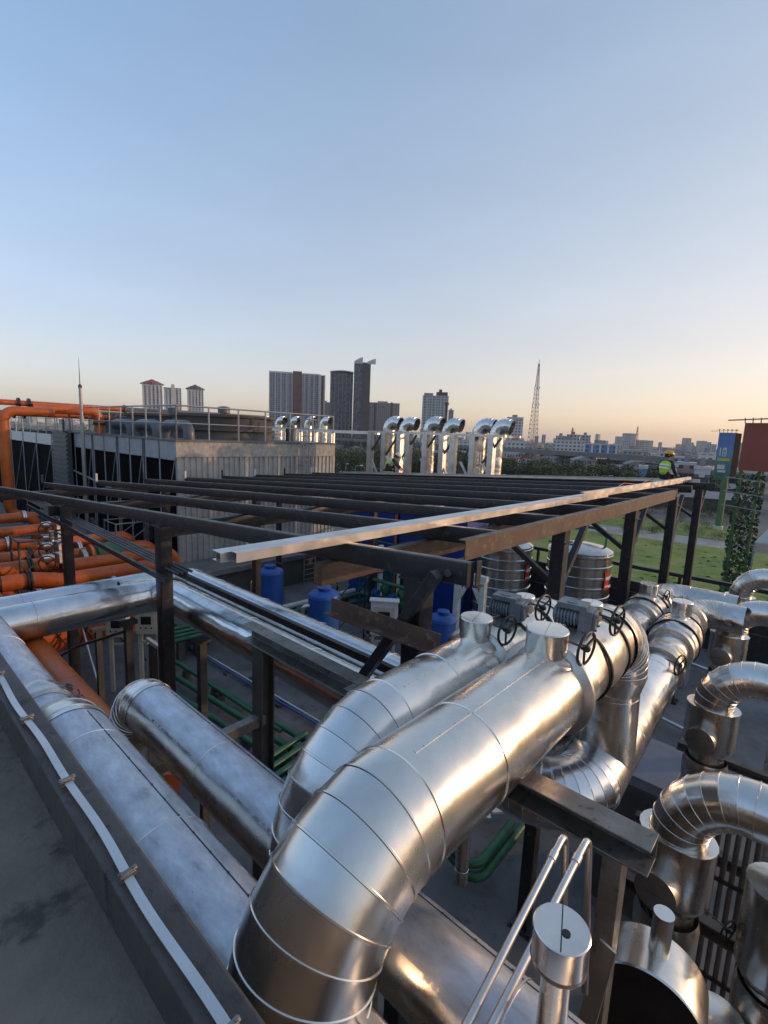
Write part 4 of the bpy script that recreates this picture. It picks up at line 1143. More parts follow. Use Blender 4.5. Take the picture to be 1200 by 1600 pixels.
for dy in (-.35, .35): MB().box((p.x, p.y + dy, DECK), (p.x + .09, p.y + dy + .09, p.z + .55)).build('upright', M_CREAM, t)
MB().box((p.x, p.y - .35, p.z + .55), (p.x + .09, p.y + .44, p.z + .64)).build('head', M_CREAM, t)
MB().box((p.x + .03, p.y - .25, DECK + .5), (p.x + .05, p.y + .35, p.z + .5)).build('infill', M_PRIMER, t)
t = thing('leaning_pole', 'thin pale pole leaning beneath the shiny corner duct', 'pole', (4, 14, DECK))
MB().tube(at(128, 978, X=4.6), at(156, 1078, X=4.2), .03, 10).build('pole', M_GALV, t)
t = thing('drain_pipe', 'thin grey pipe curving over the stencilled orange pipe from the rack bracket', 'pipe', (2.5, 6, -3))
MB().duct([at(206, 983, X=3.5), at(120, 1010, X=2.85), at(78, 1035, X=2.5), at(72, 1085, X=2.4)], .028, bend=[.8, .35], gores=8, n=12).build('pipe', M_STAND, t)

# green pipes along the deck and the conduits beside them
def deck_line(label, pa, pb, r, m_, name='green_pipe', z=DECK + .3, cat='pipe', group=None, ext=0.0):
    a, b = at(*pa, Z=z), at(*pb, Z=z)
    d = (b - a).normalized()
    t = thing(name, label, cat, tuple(a), 0, group)
    MB().tube(a - d * ext, b + d * ext, r, 16).build('pipe', m_, t)
    L = (b - a).length; n = max(2, int(L / 2))
    for k in range(n):
        c = a + d * (L * (k + .5) / n); MB().box((c.x - .12, c.y - .1, DECK), (c.x + .12, c.y + .1, z - r)).build('sleeper', M_STAND, t)
    return t
for k, (pa, pb, r) in enumerate((((276, 1058), (470, 1180), .09), ((300, 1050), (480, 1160), .07), ((270, 1030), (372, 1098), .06), ((290, 1095), (420, 1178), .08))):
    deck_line(['broad green pipe running down the deck behind the domed duct', 'thinner green pipe beside the broad one on the deck', 'short green pipe nearest the far grey rack post', 'green pipe nearest the domed duct on the deck'][k], pa, pb, r, M_GREEN, group='green pipes along the deck', ext=2.0)
for k in range(4):
    pa = (268 + 3 * k, 1003 - 7 * k); pb = (322 + 6 * k, 990 - 7 * k)
    deck_line(['nearest', 'second', 'third', 'farthest'][k] + ' of the four short green pipes crossing under the twin duct corner', pa, pb, .075, M_GREEN, z=DECK + .75, group='short green pipes under the corner', ext=.4)
for k in range(4):
    pa = (410 + 9 * k, 1192 + 11 * k); pb = (448 + 9 * k, 1166 + 11 * k)
    deck_line(['farthest', 'second farthest', 'second nearest', 'nearest'][k] + ' of the four green pipes beside the big elbow of the second valve duct', pa, pb, .08, M_GREEN, z=DECK + .45, group='green pipes by the second elbow', ext=.7)
deck_line('pale conduit pair lying along the deck behind the steel support', (325, 1025), (490, 1122), .035, M_GALV, 'conduit', DECK + .15, 'conduit', 'pale conduits on the deck', 2.5)
deck_line('thin blue conduit lying next to the pale one on the deck', (322, 1028), (486, 1126), .03, M_BLUE, 'conduit', DECK + .12, 'conduit', None, 2.5)
t = thing('green_drip_tray', 'green pipe loop bent round a corner on the deck under the largest duct', 'pipe', (6, 3, DECK))
pts = [at(700, 1330, Z=-7.9), at(742, 1385, Z=-7.9), at(815, 1292, Z=-7.9)]
MB().duct(pts, .09, bend=.25, gores=6, n=14).build('outer_pipe', M_GREEN, t)
pts = [at(690, 1308, Z=-7.7), at(740, 1362, Z=-7.7), at(800, 1285, Z=-7.7)]
MB().duct(pts, .08, bend=.25, gores=6, n=14).build('inner_pipe', M_GREEN, t)
t = thing('deck_vent', 'small pale metal bracket lying on the dark deck under the largest duct', 'bracket', (7, 3.4, DECK))
p = at(760, 1268, Z=-7.9); MB().cbox(p, (.4, .16, .05), .6).cbox(p + V((.18, -.2, .05)), (.16, .34, .05), .9).build('bracket', M_WHITE, t)

# green pipe manifold with scaffold, white frame and cable trays in the middle distance
mani = thing('green_manifold', 'tall green pipe manifold in white scaffolding behind the corner column', 'manifold', (14, 11.5, DECK))
rng = random.Random(4)
for k in range(7):
    p = at(583 + 9.5 * k, 930, X=14.4 + rng.random() * 1.2)
    MB().tube((p.x, p.y, DECK), (p.x, p.y, -4.4 - rng.random() * .5), rng.choice((.07, .11, .16)), 14).build('riser', rng.choice((M_GREEN, M_GREEN, M_WHITE)), mani)
for z in (-7.4, -6.5, -5.8, -5.2):
    a, b = at(565, 930, X=14.2), at(650, 930, X=14.2)
    MB().tube((a.x, a.y, z), (b.x, b.y, z + .05), rng.choice((.05, .08, .1)), 12).build('cross_pipe', M_GREEN, mani)
for k in range(4):
    p = at(590 + 13 * k, 925, X=14.0); MB().lathe((p.x - .1, p.y, -6.2 + .3 * (k % 2)), (0, 1, 0), [(-.1, .16), (-.06, .16), (-.05, .1), (.05, .1), (.06, .16), (.1, .16)], 14).build('valve', M_GREEN if k % 2 else M_BLUE, mani)
p = at(575, 985, Z=DECK); scaffold('black pipe scaffold beside the middle blue vessel', (p.x, p.y), 2.2, 1.6, DECK, -5.4, 2, M_BLACK, .035)
p = at(625, 950, Z=DECK); scaffold('green pipe scaffold in front of the manifold', (p.x - .5, p.y), 2.6, 2.0, DECK, -4.6, 3, M_GREEN, .04)
t = thing('support_stand', 'white steel support frame with angled braces beyond the plain blue vessel', 'frame', (15, 9.8, DECK))
p, q = at(712, 935, X=15), at(752, 935, X=15)
for c in (p, q):
    MB().box((15, c.y - .1, DECK), (15.2, c.y + .1, -5.0)).build('leg', M_WHITE, t)
MB().box((15, q.y - .15, -5.0), (15.2, p.y + .15, -4.82)).build('head', M_WHITE, t)
MB().bar((15.1, p.y, -6.0), (15.1, (p.y + q.y) / 2, -5.0), .12, .12).build('brace', M_WHITE, t)
MB().bar((15.1, q.y, -6.0), (15.1, (p.y + q.y) / 2, -5.0), .12, .12).build('brace', M_WHITE, t)
MB().bar((15.1, p.y, -5.0), (16.4, p.y + .8, -7.4), .12, .12).build('brace', M_WHITE, t)
for k in range(3):
    t = thing('cable_tray', ('outer', 'middle', 'inner')[k] + ' pale conduit bend curving across the deck near the white cabinet', 'conduit', (12, 12, DECK), 0, 'pale conduit bends by the white cabinet')
    MB().duct([at(640, 985 + 5 * k, Z=DECK + .1), at(555 + 5 * k, 978 + 6 * k, Z=DECK + .1), at(590 + 3 * k, 1005 + 5 * k, Z=DECK + .1)], .035, bend=.5, gores=7, n=10).build('conduit', M_GALV, t)
deck_line('green pipe running across the deck behind the left blue vessels', (440, 962), (620, 912), .12, M_GREEN, z=DECK + .5, group='green pipes behind the vessels', ext=2)
deck_line('second green pipe across the deck behind the blue vessels', (440, 975), (620, 922), .09, M_GREEN, z=DECK + .4, group='green pipes behind the vessels', ext=2)
deck_line('white pipe lying at the foot of the olive plinth wall', (440, 950), (510, 933), .12, M_WHITE, 'white_pipe', DECK + .4, ext=3)
t = thing('wall_sign', 'small blue square sign with a white figure mark on the corrugated tower wall', 'sign', (14.4, 22.8, -4))
p = at(413, 808, Y=22.85)
MB().box((p.x - .24, 22.87, p.z - .24), (p.x + .24, 22.92, p.z + .24)).build('plate', paint('sign_blue', (.03, .16, .38), .4, 0, .05, 3, 0), t)
MB().box((p.x - .03, 22.85, p.z - .14), (p.x + .03, 22.868, p.z + .14)).box((p.x - .14, 22.85, p.z - .13), (p.x - .08, 22.868, p.z + .13)).box((p.x + .08, 22.85, p.z - .13), (p.x + .14, 22.868, p.z + .13)).build('mark', M_WHITE, t)

# ================================================================== GROUND, FIELD, ROADS
def ground_mat():
    mt, nt, bs = nodes_of('urban_ground')
    geo = N(nt, 'ShaderNodeNewGeometry'); co = geo.outputs['Position']
    col = ramp(nt, noise(nt, co, .02, 8, .65), [(.3, (.06, .065, .05)), (.5, (.13, .125, .11)), (.7, (.20, .19, .175))])
    nt.links.new(col, bs.inputs['Base Color']); bs.inputs['Roughness'].default_value = .9
    return mt
def grass_mat():
    mt, nt, bs = nodes_of('mown_grass')
    geo = N(nt, 'ShaderNodeNewGeometry'); co = geo.outputs['Position']
    a = noise(nt, co, .22, 7, .68); b = noise(nt, co, 2.2, 6, .7)
    e = fmath(nt, 'ADD', fmath(nt, 'MULTIPLY', a, .72), fmath(nt, 'MULTIPLY', b, .28))
    col = ramp(nt, e, [(.36, (.075, .12, .02)), (.47, (.14, .215, .035)), (.56, (.20, .25, .05)), (.68, (.30, .27, .12))])
    nt.links.new(col, bs.inputs['Base Color']); bs.inputs['Roughness'].default_value = .85
    nt.links.new(bump(nt, b, .8, .3), bs.inputs['Normal'])
    return mt
M_GROUND = ground_mat(); M_GRASS = grass_mat()
M_PATH = paint('pale_concrete_path', (.30, .28, .25), .85, 0, .2, .6, .1)
M_ROAD = paint('asphalt', (.06, .06, .062), .85, 0, .2, .3, .1)
mb = MB(); S = 7000
n = 14
mb.add([(-S, -S, GROUND), (S, -S, GROUND), (S, S, GROUND), (-S, S, GROUND)], [(0, 1, 2, 3)])
kind(mb.build('ground', M_GROUND, smooth=0), 'structure')
def patch(name, pts, dz, mat):
    q = [V((p[0], p[1], GROUND + dz)) for p in pts]
    o = MB().add(q, [tuple(range(len(q)))]).build(name, mat, smooth=0); return kind(o, 'structure')
g = [at(x, y, Z=GROUND) for x, y in ((840, 850), (930, 815), (1130, 838), (1290, 880), (1400, 1000), (1080, 1100))]
patch('grass_field', [(24.2, 40), (60, 62), (105, 55), (100, -40), (24.2, -60)], .004, M_GRASS)
pth = [at(x, y, Z=GROUND) for x, y in ((880, 812), (1150, 848), (1150, 860), (880, 824))]
patch('path', pth, .012, M_PATH)
patch('scrub_field', [at(x, y, Z=GROUND) for x, y in ((870, 796), (1160, 824), (1160, 847), (870, 811))], .006, M_GRASS)
rd = [at(x, y, Z=GROUND) for x, y in ((880, 768), (1260, 802), (1260, 812), (880, 778))]
patch('road', rd, .02, M_ROAD)
# ragged grass clumps in the field
rng = random.Random(21)
mb = MB()
for k in range(700):
    x = rng.uniform(26, 98); y = rng.uniform(-30, 26)
    h = rng.uniform(.05, .22); a = rng.uniform(0, 6.28); w = rng.uniform(.15, .55)
    d = V((math.cos(a) * w, math.sin(a) * w, 0)); c = V((x, y, GROUND)); l = V((rng.uniform(-.2, .2), rng.uniform(-.2, .2), h))
    mb.add([c - d, c + d, c + d * .4 + l, c - d * .5 + l], [(0, 1, 2, 3)])
kind(mb.build('grass', M_GRASS, smooth=0), 'stuff')

# ================================================================== TREES AND SHRUBS
def leaf_mat(name, c):
    mt, nt, bs = nodes_of(name)
    geo = N(nt, 'ShaderNodeNewGeometry')
    col = ramp(nt, noise(nt, geo.outputs['Position'], .5, 5, .7), [(.3, tuple(x * .55 for x in c)), (.55, c), (.75, tuple(x * 1.6 for x in c))])
    nt.links.new(col, bs.inputs['Base Color']); bs.inputs['Roughness'].default_value = .7
    return mt
M_LEAF = [leaf_mat('leaf_dark', (.028, .045, .016)), leaf_mat('leaf_mid', (.05, .075, .022)), leaf_mat('leaf_olive', (.075, .085, .03))]
M_BARK = paint('bark', (.06, .05, .04), .9, 0, .3, 2, .3)
def make_tree(name, label, cat, h, w, m_, seed, group, nleaf=1500, trunk=True):
    rng = random.Random(seed)
    t = thing(name, label, cat, (0, 0, 0), 0, group)
    lobes = []
    for k in range(11):
        a = rng.uniform(0, 6.28); rr = w * .5 * rng.uniform(.1, .75)
        lobes.append((V((math.cos(a) * rr, math.sin(a) * rr, h * rng.uniform(.38, .86))), w * rng.uniform(.16, .30)))
    mb = MB()
    for k in range(nleaf):
        c, r = lobes[k % len(lobes)]
        d = V((rng.gauss(0, 1), rng.gauss(0, 1), rng.gauss(0, .8))).normalized() * r * rng.uniform(.45, 1.08) ** .6
        p = c + d; s = h * rng.uniform(.016, .042)
        u = V((rng.gauss(0, 1), rng.gauss(0, 1), rng.gauss(0, .6))).normalized(); v = u.cross(V((rng.gauss(0, 1), rng.gauss(0, 1), rng.gauss(0, 1)))).normalized()
        mb.add([p - u * s, p + v * s * .6, p + u * s, p - v * s * .6], [(0, 1, 2, 3)])
    mb.build('crown', m_, t, smooth=0, local=True)
    if trunk:
        tb = MB().tube((0, 0, 0), (0, 0, h * .5), h * .022, 8, True, h * .013)
        for c, r in lobes[:6]: tb.tube((0, 0, h * rng.uniform(.3, .48)), c, h * .010, 6, True, h * .004)
        tb.build('trunk', M_BARK, t, local=True)
    return t
rng = random.Random(77)
TL = 'bushy dark green tree in the belt between the roof frame and the elevated highway'
protos = [make_tree('tree', TL, 'tree', 12, 11, M_LEAF[k % 3], 40 + k, 'trees beyond the plant') for k in range(5)]
used = set()
def place_tree(px, D, s):
    k = rng.randrange(5)
    p = at(px, 700, D=D)
    t = protos[k] if k not in used else copy_tree(protos[k])
    used.add(k)
    t.location = (p.x, p.y, GROUND); t.rotation_euler.z = rng.uniform(0, 6.28); t.scale = (s * 1.1, s * 1.1, s)
for px in range(520, 1015, 11): place_tree(px + rng.uniform(-5, 5), rng.uniform(125, 190), rng.uniform(.75, 1.0) * (1 if px < 770 else .92))
for px in range(530, 1120, 14): place_tree(px + rng.uniform(-6, 6), rng.uniform(200, 235), rng.uniform(.8, 1.1) * (1 if px < 770 else .8))
for px in range(470, 1190, 24): place_tree(px + rng.uniform(-8, 8), rng.uniform(380, 520), rng.uniform(.8, 1.1) * (1 if px < 770 else .45))
SL = 'scrubby light green bush growing along the pale path at the edge of the grass'
sp = [make_tree('bush', SL, 'bush', 2.6, 3.4, M_LEAF[1 + k], 60 + k, 'bushes along the path', 500, False) for k in range(2)]
su = set()
for k in range(48):
    px = rng.uniform(890, 1160); k2 = rng.randrange(2)
    p = at(px, rng.uniform(782, 824) + (px - 890) * .10, Z=GROUND)
    t = sp[k2] if k2 not in su else copy_tree(sp[k2]); su.add(k2)
    t.location = (p.x, p.y, GROUND - .3); t.rotation_euler.z = rng.uniform(0, 6.28); s = rng.uniform(.5, 1.0); t.scale = (s, s, s * .9)

HLB = 'dark rounded hedge bush in the row between the scrub and the long sheds'
hb_ = None
for k in range(40):
    px = 890 + 6.6 * k + rng.uniform(-3, 3)
    p = at(px, 786 + (px - 890) * .10 + rng.uniform(-3, 3), Z=GROUND)
    if hb_ is None: hb_ = t = make_tree('hedge_bush', HLB, 'bush', 3.2, 4.2, M_LEAF[0], 91, 'hedge bushes before the sheds', 600, False)
    else: t = copy_tree(hb_)
    t.location = (p.x, p.y, GROUND - .5); t.rotation_euler.z = rng.uniform(0, 6.28); s = rng.uniform(.7, 1.25); t.scale = (s, s, s)

# ================================================================== CITY
def facade(name, wall, glass, bay, floor, mortar=.28, var=.5, rough=.25, wall2=None):
    mt, nt, bs = nodes_of(name)
    tc = N(nt, 'ShaderNodeTexCoord'); sep = N(nt, 'ShaderNodeSeparateXYZ'); nt.links.new(tc.outputs['Object'], sep.inputs[0])
    h = fmath(nt, 'ADD', sep.outputs['X'], sep.outputs['Y'])
    cmb = N(nt, 'ShaderNodeCombineXYZ'); nt.links.new(h, cmb.inputs[0]); nt.links.new(sep.outputs['Z'], cmb.inputs[1])
    br = nt.nodes.new('ShaderNodeTexBrick'); br.offset = 0.0; br.squash = 1.0
    br.inputs['Scale'].default_value = 1.0; br.inputs['Brick Width'].default_value = bay; br.inputs['Row Height'].default_value = floor
    br.inputs['Mortar Size'].default_value = mortar; br.inputs['Mortar Smooth'].default_value = .05
    nt.links.new(cmb.outputs[0], br.inputs['Vector'])
    br.inputs['Color1'].default_value = (*[x * (1 - var) for x in glass], 1); br.inputs['Color2'].default_value = (*[min(1, x * (1 + var)) for x in glass], 1)
    br.inputs['Mortar'].default_value = (*wall, 1)
    nt.links.new(br.outputs['Color'], bs.inputs['Base Color'])
    nt.links.new(ramp(nt, br.outputs['Fac'], [(0, (rough,) * 3), (1, (.8,) * 3)]), bs.inputs['Roughness'])
    return mt
F_BLUE = facade('blue_glass_grid', (.30, .31, .33), (.07, .10, .15), 4.2, 3.1, .55)
F_DARK = facade('dark_glass_grid', (.055, .065, .085), (.05, .075, .11), 3.3, 3.1, .4, .9)
F_BEIGE = facade('beige_slab_grid', (.27, .255, .235), (.07, .075, .08), 3.4, 2.9, .75)
F_PALE = facade('pale_tower_grid', (.40, .41, .43), (.10, .12, .15), 3.6, 3.2, .7)
F_WHITE = facade('white_flat_grid', (.52, .51, .49), (.10, .11, .12), 3.4, 3.1, .8)
F_BLUEW = facade('blue_white_grid', (.12, .22, .38), (.05, .08, .13), 4.0, 3.2, .9)
F_PINK = facade('pink_flat_grid', (.42, .30, .27), (.10, .09, .09), 3.6, 3.0, .9)
F_GREYW = facade('grey_flat_grid', (.30, .30, .30), (.08, .085, .09), 3.5, 3.0, .9)
C_WHITE = paint('city_white', (.50, .49, .47), .8, 0, .15, .1, 0)
C_BROWN = paint('city_brown', (.12, .065, .05), .7, 0, .2, .1, 0)
C_DARK = paint('city_dark', (.06, .055, .055), .7, 0, .2, .1, 0)
C_ROOF = paint('red_tiled_roof', (.24, .075, .05), .7, 0, .2, .2, 0)
C_GREY = paint('city_grey', (.22, .22, .22), .8, 0, .2, .1, 0)
C_STEEL = paint('mast_red_white', (.36, .30, .29), .6, .1, .1, .1, 0)

def span(xl, xr, D):
    """centre, facing angle and width of something seen between two photo columns at distance D"""
    a, b = at(xl, 690, D=D), at(xr, 690, D=D)
    c = (a + b) / 2
    return c, math.atan2(b.y - a.y, b.x - a.x), (b - a).xy.length
def zat(x, y, D): return at(x, y, D=D).z
def block(t, x0, x1, dy0, dy1, z0, z1, mat, name='wall'):
    """box in the local frame of a building; local x runs to the right, y away from the viewer"""
    return MB().box((x0, dy0, z0), (x1, dy1, z1)).build(name, mat, t, local=True, smooth=0)
def building(label, xl, xr, yt, D, depth, mat, cat='building', group=None, name='building', turn=0.0, roof=True):
    c, ang, w = span(xl, xr, D)
    t = thing(name, label, cat, (c.x, c.y, GROUND), ang + turn, group)
    H = zat((xl + xr) / 2, yt, D) - GROUND
    if turn: w = w / (math.cos(turn) + depth / w * abs(math.sin(turn)))
    block(t, -w / 2, w / 2, 0, depth, 0, H, mat)
    if roof:
        block(t, -w / 2 - .3, w / 2 + .3, -.3, depth + .3, H, H + .9, C_WHITE if mat not in (F_DARK,) else C_DARK, 'parapet')
        block(t, -w * .2, w * .12, depth * .3, depth * .6, H + .9, H + 3.6, C_GREY, 'stair_house')
    return t, w, H

# tall blocks
D = 800
t, w, H = building('blue glass apartment slab in two halves with a brown core, left of the dark towers', 420, 497, 584, D, 22, F_BLUE, 'apartment block', None, 'tower_block', roof=False)
block(t, -w * .03, w * .15, -1.2, 23, 0, zat(460, 580, D) - GROUND, C_BROWN, 'core')
block(t, w / 2 + .1, w / 2 + 3.2, -.8, 23, 0, H + 1, C_WHITE, 'end_pier'); block(t, w / 2 + 3.3, w / 2 + 7, -.2, 22, 0, H, C_BROWN, 'end_core'); block(t, w / 2 + 7.1, w / 2 + 9.4, -.8, 23, 0, H + .5, C_WHITE, 'end_pier')
for k in range(5): block(t, -w / 2 + k * w * .115, -w / 2 + k * w * .115 + 1.2, -.9, -.05, 0, H + .8, C_WHITE, 'pier')
for k in range(4): block(t, w * .19 + k * w * .1, w * .19 + k * w * .1 + 1.2, -.9, -.05, 0, H + .8, C_WHITE, 'pier')
block(t, -w / 2, -w * .04, 2, 20, H, H + 2.5, C_WHITE, 'parapet'); block(t, w * .16, w / 2, 2, 20, H, H + 2.0, C_WHITE, 'parapet')
t, w, H = building('lower dark glass tower with a curved white top edge', 514, 549, 583, 760, 24, F_DARK, 'tower', None, 'tower_block', roof=False)
mb = MB(); pts = [(-w / 2 - .5 + (w + 1) * k / 10, H + 4.2 * math.sin(math.pi * (.18 + .62 * k / 10)) ) for k in range(11)]
vs = []
for x, z in pts: vs += [(x, -1, z - 1.2), (x, 25, z - 1.2), (x, 25, z), (x, -1, z)]
fs = [(4 * k + i, 4 * k + (i + 1) % 4, 4 * k + 4 + (i + 1) % 4, 4 * k + 4 + i) for k in range(10) for i in range(4)] + [(0, 1, 2, 3), (43, 42, 41, 40)]
mb.add(vs, fs).build('curved_rim', C_WHITE, t, local=True)
block(t, -w / 2 + 2, w / 2 - 2, 3, 21, H, H + 2, C_DARK, 'crown')
for k in range(6): block(t, -w / 2 + 1 + k * w / 6, -w / 2 + 1.7 + k * w / 6, -.7, -.05, 0, H, C_GREY, 'fin')
t, w, H = building('tallest dark tower with two slanted blades on its crown', 550, 575, 566, 745, 24, F_DARK, 'tower', None, 'tower_block', roof=False)
block(t, 0.4, w / 2 + .3, -.4, 24.3, 0, H - .4, C_DARK, 'dark_side')
for xx, s in ((-w / 2, 1), (w / 2 - 5, .8)):
    MB().add([(xx, -1, H - 2), (xx + w * .52, -1, H - 2), (xx + w * .52, -1, H + 7.5 * s), (xx + w * .3, -1, H + 5.5 * s), (xx, 0 - 1, H + 1), (xx, 1, H - 2), (xx + w * .52, 1, H - 2), (xx + w * .52, 1, H + 7.5 * s), (xx + w * .3, 1, H + 5.5 * s), (xx, 1, H + 1)],
             [(0, 1, 2, 3, 4), (9, 8, 7, 6, 5), (0, 5, 6, 1), (1, 6, 7, 2), (2, 7, 8, 3), (3, 8, 9, 4), (4, 9, 5, 0)]).build('crown_blade', C_WHITE, t, local=True)
t, w, H = building('beige apartment slab with dark vertical stripes right of the dark towers', 573, 622, 630, 850, 25, F_BEIGE, 'apartment block', None, 'tower_block')
for f in (.0, .2, .72): block(t, -w / 2 + w * f, -w / 2 + w * f + 3, -.5, -.05, 0, H + (2 if f > .6 else 0), C_DARK, 'dark_strip')
t, w, H = building('small grey slab peeping between the blue slab and the dark towers', 499, 516, 629, 900, 20, F_BEIGE, 'apartment block', None, 'tower_block')
t, w, H = building('pale blue grey tower with a dark stepped crown behind the fourth elbow', 657, 697, 618, 620, 24, F_PALE, 'tower', None, 'tower_block', roof=False)
block(t, -w * .45, -w * .1, 2, 20, H, H + 3, C_GREY, 'roof_block'); block(t, w * .02, w * .46, 2, 20, H, H + 4.5, C_DARK, 'crown'); block(t, w * .12, w * .24, 6, 14, H + 4.5, H + 8, C_DARK, 'crown_top')
for k in range(6): block(t, -w / 2 + k * w / 6 + .6, -w / 2 + k * w / 6 + 1.5, -.8, -.05, 0, H, C_WHITE, 'pier')
building('thin brown slab just right of the pale blue grey tower', 698, 706, 641, 900, 20, F_BEIGE, 'apartment block', None, 'tower_block')
t, w, H = building('white grey balcony tower behind the rightmost elbow', 790, 815, 653, 560, 20, F_WHITE, 'tower', None, 'tower_block')
building('low white block at the foot of the balcony tower', 790, 822, 690, 420, 14, F_WHITE)
for (xl, xr, yt, lab, rf) in ((225, 256, 600, 'pale tower with a red hipped roof, leftmost of three above the cooling tower', True), (258, 285, 606, 'twin shafted pale tower, middle of the three above the cooling tower rail', False), (294, 319, 608, 'pale tower with a dark hipped roof, rightmost of the three above the cooling tower rail', True)):
    t, w, H = building(lab, xl, xr, yt, 700, 24, F_PALE, 'tower', None, 'tower_block', roof=False)
    if rf:
        r0 = .46 * w
        MB().rings([((0, 12, H + z), V((r, 0, 0)), V((0, r, 0))) for z, r in ((0, w * .62), (1.2, w * .6), (4.6, w * .26), (4.7, w * .2), (6.5, w * .05))], 8, True, True).build('hipped_roof', C_ROOF if xl < 230 else C_BROWN, t, local=True, smooth=0)
    else:
        block(t, -w * .08, w * .12, -2, 26, 0, H + 4, C_WHITE, 'core')
    for k in range(5): block(t, -w / 2 + k * w / 5, -w / 2 + k * w / 5 + 2.2, -1.2, -.05, 0, H - 2, C_WHITE, 'pier')
# hospital group, blue block and single far towers on the right
t, w, H = building('long white terraced block with dark window bands in front of the hospital towers', 866, 912, 689, 470, 16, F_WHITE, 'hospital')
building('white hospital tower with a red mast on its roof', 885, 905, 680, 560, 20, F_PALE, 'hospital')
building('pale wing left of the hospital tower', 868, 884, 682, 580, 20, F_PALE, 'hospital')
building('pale blue wing right of the hospital tower', 906, 922, 681, 575, 20, F_PALE, 'hospital')
t, w, H = building('long blue and white housing block right of the hospital', 912, 968, 695, 430, 14, F_BLUEW, 'housing block')
for k in range(5): block(t, -w / 2 + k * w / 4.4, -w / 2 + k * w / 4.4 + 1.6, -.6, -.05, 0, H + .5, C_WHITE, 'pier')
for k, (xl, xr, yt, D, dep, mt_, lab) in enumerate((
    (974, 984, 688, 1200, 25, F_PALE, 'small pale far tower left of the red lattice mast'), (1001, 1009, 692, 1300, 25, F_GREYW, 'small grey far tower right of the red lattice mast'),
    (1029, 1035, 691, 1300, 20, F_PALE, 'narrow pale far tower behind the yellow helmeted worker'), (1082, 1090, 697, 1200, 22, F_GREYW, 'grey far tower between the worker and the billboards'),
    (1105, 1121, 694, 1100, 26, F_PALE, 'pale blue far tower just left of the blue billboard'), (846, 852, 679, 1000, 20, F_PALE, 'pair of narrow far towers right of the radio mast'),
    (835, 841, 681, 1000, 20, F_GREYW, 'short grey far tower next to the radio mast base'),
    (1004, 1016, 733, 165, 8, F_BLUEW, 'bright blue house front left of the yellow helmeted worker'), (1046, 1064, 730, 190, 10, F_WHITE, 'white house just right of the yellow helmeted worker'),
    (1064, 1092, 727, 195, 11, F_PINK, 'pink three storey house right of the worker'), (1091, 1117, 734, 190, 10, F_WHITE, 'low white house with small windows near the blue billboard'),
    (1094, 1122, 710, 330, 12, F_WHITE, 'white four storey block behind the highway by the billboard'), (1056, 1075, 716, 290, 12, F_GREYW, 'grey house under the highway right of the worker'),
    (1030, 1052, 708, 420, 14, F_WHITE, 'white row of houses behind the yellow helmet'), (975, 1005, 704, 460, 14, F_GREYW, 'grey row of houses below the red lattice mast'), (700, 735, 690, 420, 14, F_WHITE, 'low white block glimpsed behind the fifth elbow'))):
    t, w, H = building(lab, xl, xr, yt, D, dep, mt_, 'house' if D < 300 else 'building', None, 'house' if D < 300 else 'building', roof=D < 900)
    if D < 200:
        for q in (-.3, 0, .3): MB().box((w * q - .7, -.12, H * .55), (w * q + .7, -.02, H * .75)).build('window', C_DARK, t, local=True, smooth=0)
# scattered low-rise houses, near ones individually placed
rng = random.Random(99)
HL = ('small white house among many in the low town before the skyline', 'small grey roofed house among many in the low town before the skyline', 'small red roofed house among many in the low town before the skyline')
hp = []
for k, (wm, rm) in enumerate(((F_WHITE, C_GREY), (F_GREYW, C_GREY), (F_WHITE, C_ROOF))):
    t = thing('town_house', HL[k], 'house', (0, 0, GROUND), 0, ('white houses of the low town', 'grey roofed houses of the low town', 'red roofed houses of the low town')[k])
    block(t, -8, 8, 0, 10, 0, 8.5 if k < 2 else 6.5, wm)
    z = 8.5 if k < 2 else 6.5
    MB().add([(-8.6, -.6, z), (8.6, -.6, z), (8.6, 10.6, z), (-8.6, 10.6, z), (-8.6, 5, z + 2.2), (8.6, 5, z + 2.2)], [(0, 1, 5, 4), (2, 3, 4, 5), (0, 4, 3), (1, 2, 5), (0, 3, 2, 1)]).build('roof', rm, t, local=True, smooth=0)
    hp.append(t)
hu = set()
for k in range(110):
    px = rng.uniform(690, 1190); D = rng.uniform(260, 800); k2 = rng.randrange(3)
    t = hp[k2] if k2 not in hu else copy_tree(hp[k2]); hu.add(k2)
    p = at(px, 700, D=D); t.location = (p.x, p.y, GROUND); t.rotation_euler.z = rng.choice((0, .4, 1.2, 1.57, -.5)) + rng.uniform(-.1, .1); s = rng.uniform(.7, 1.3); t.scale = (s, s * rng.uniform(.8, 1.2), rng.uniform(.55, 1.0))
# far town that reads as one mass
mb = MB()
for k in range(1700):
    px = rng.uniform(-60, 1260); D = rng.uniform(850, 4200)
    p = at(px, 700, D=D)
    w = rng.uniform(8, 30); dd = rng.uniform(8, 20); h = rng.uniform(5, 14) if rng.random() < .93 else rng.uniform(18, 46)
    mb.cbox((p.x, p.y, GROUND + h / 2), (w, dd, h), rng.uniform(0, 3.14))
kind(mb.build('far_town', facade('far_town_walls', (.36, .35, .34), (.17, .175, .18), 5, 3.2, .9, .5), smooth=0), 'stuff')
# distant wood
mb = MB()
for k in range(9000):
    px = rng.uniform(-40, 1240); D = rng.uniform(520, 2500); p = at(px, 700, D=D); s = rng.uniform(1.5, 4)
    c = V((p.x, p.y, GROUND + rng.uniform(1, 6)))
    u = V((rng.gauss(0, 1), rng.gauss(0, 1), rng.gauss(0, .5))).normalized() * s; v = u.cross(V((rng.gauss(0, 1), rng.gauss(0, 1), rng.gauss(0, 1)))).normalized() * s
    mb.add([c - u, c - v, c + u, c + v], [(0, 1, 2, 3)])
kind(mb.build('far_trees', M_LEAF[1], smooth=0), 'stuff')

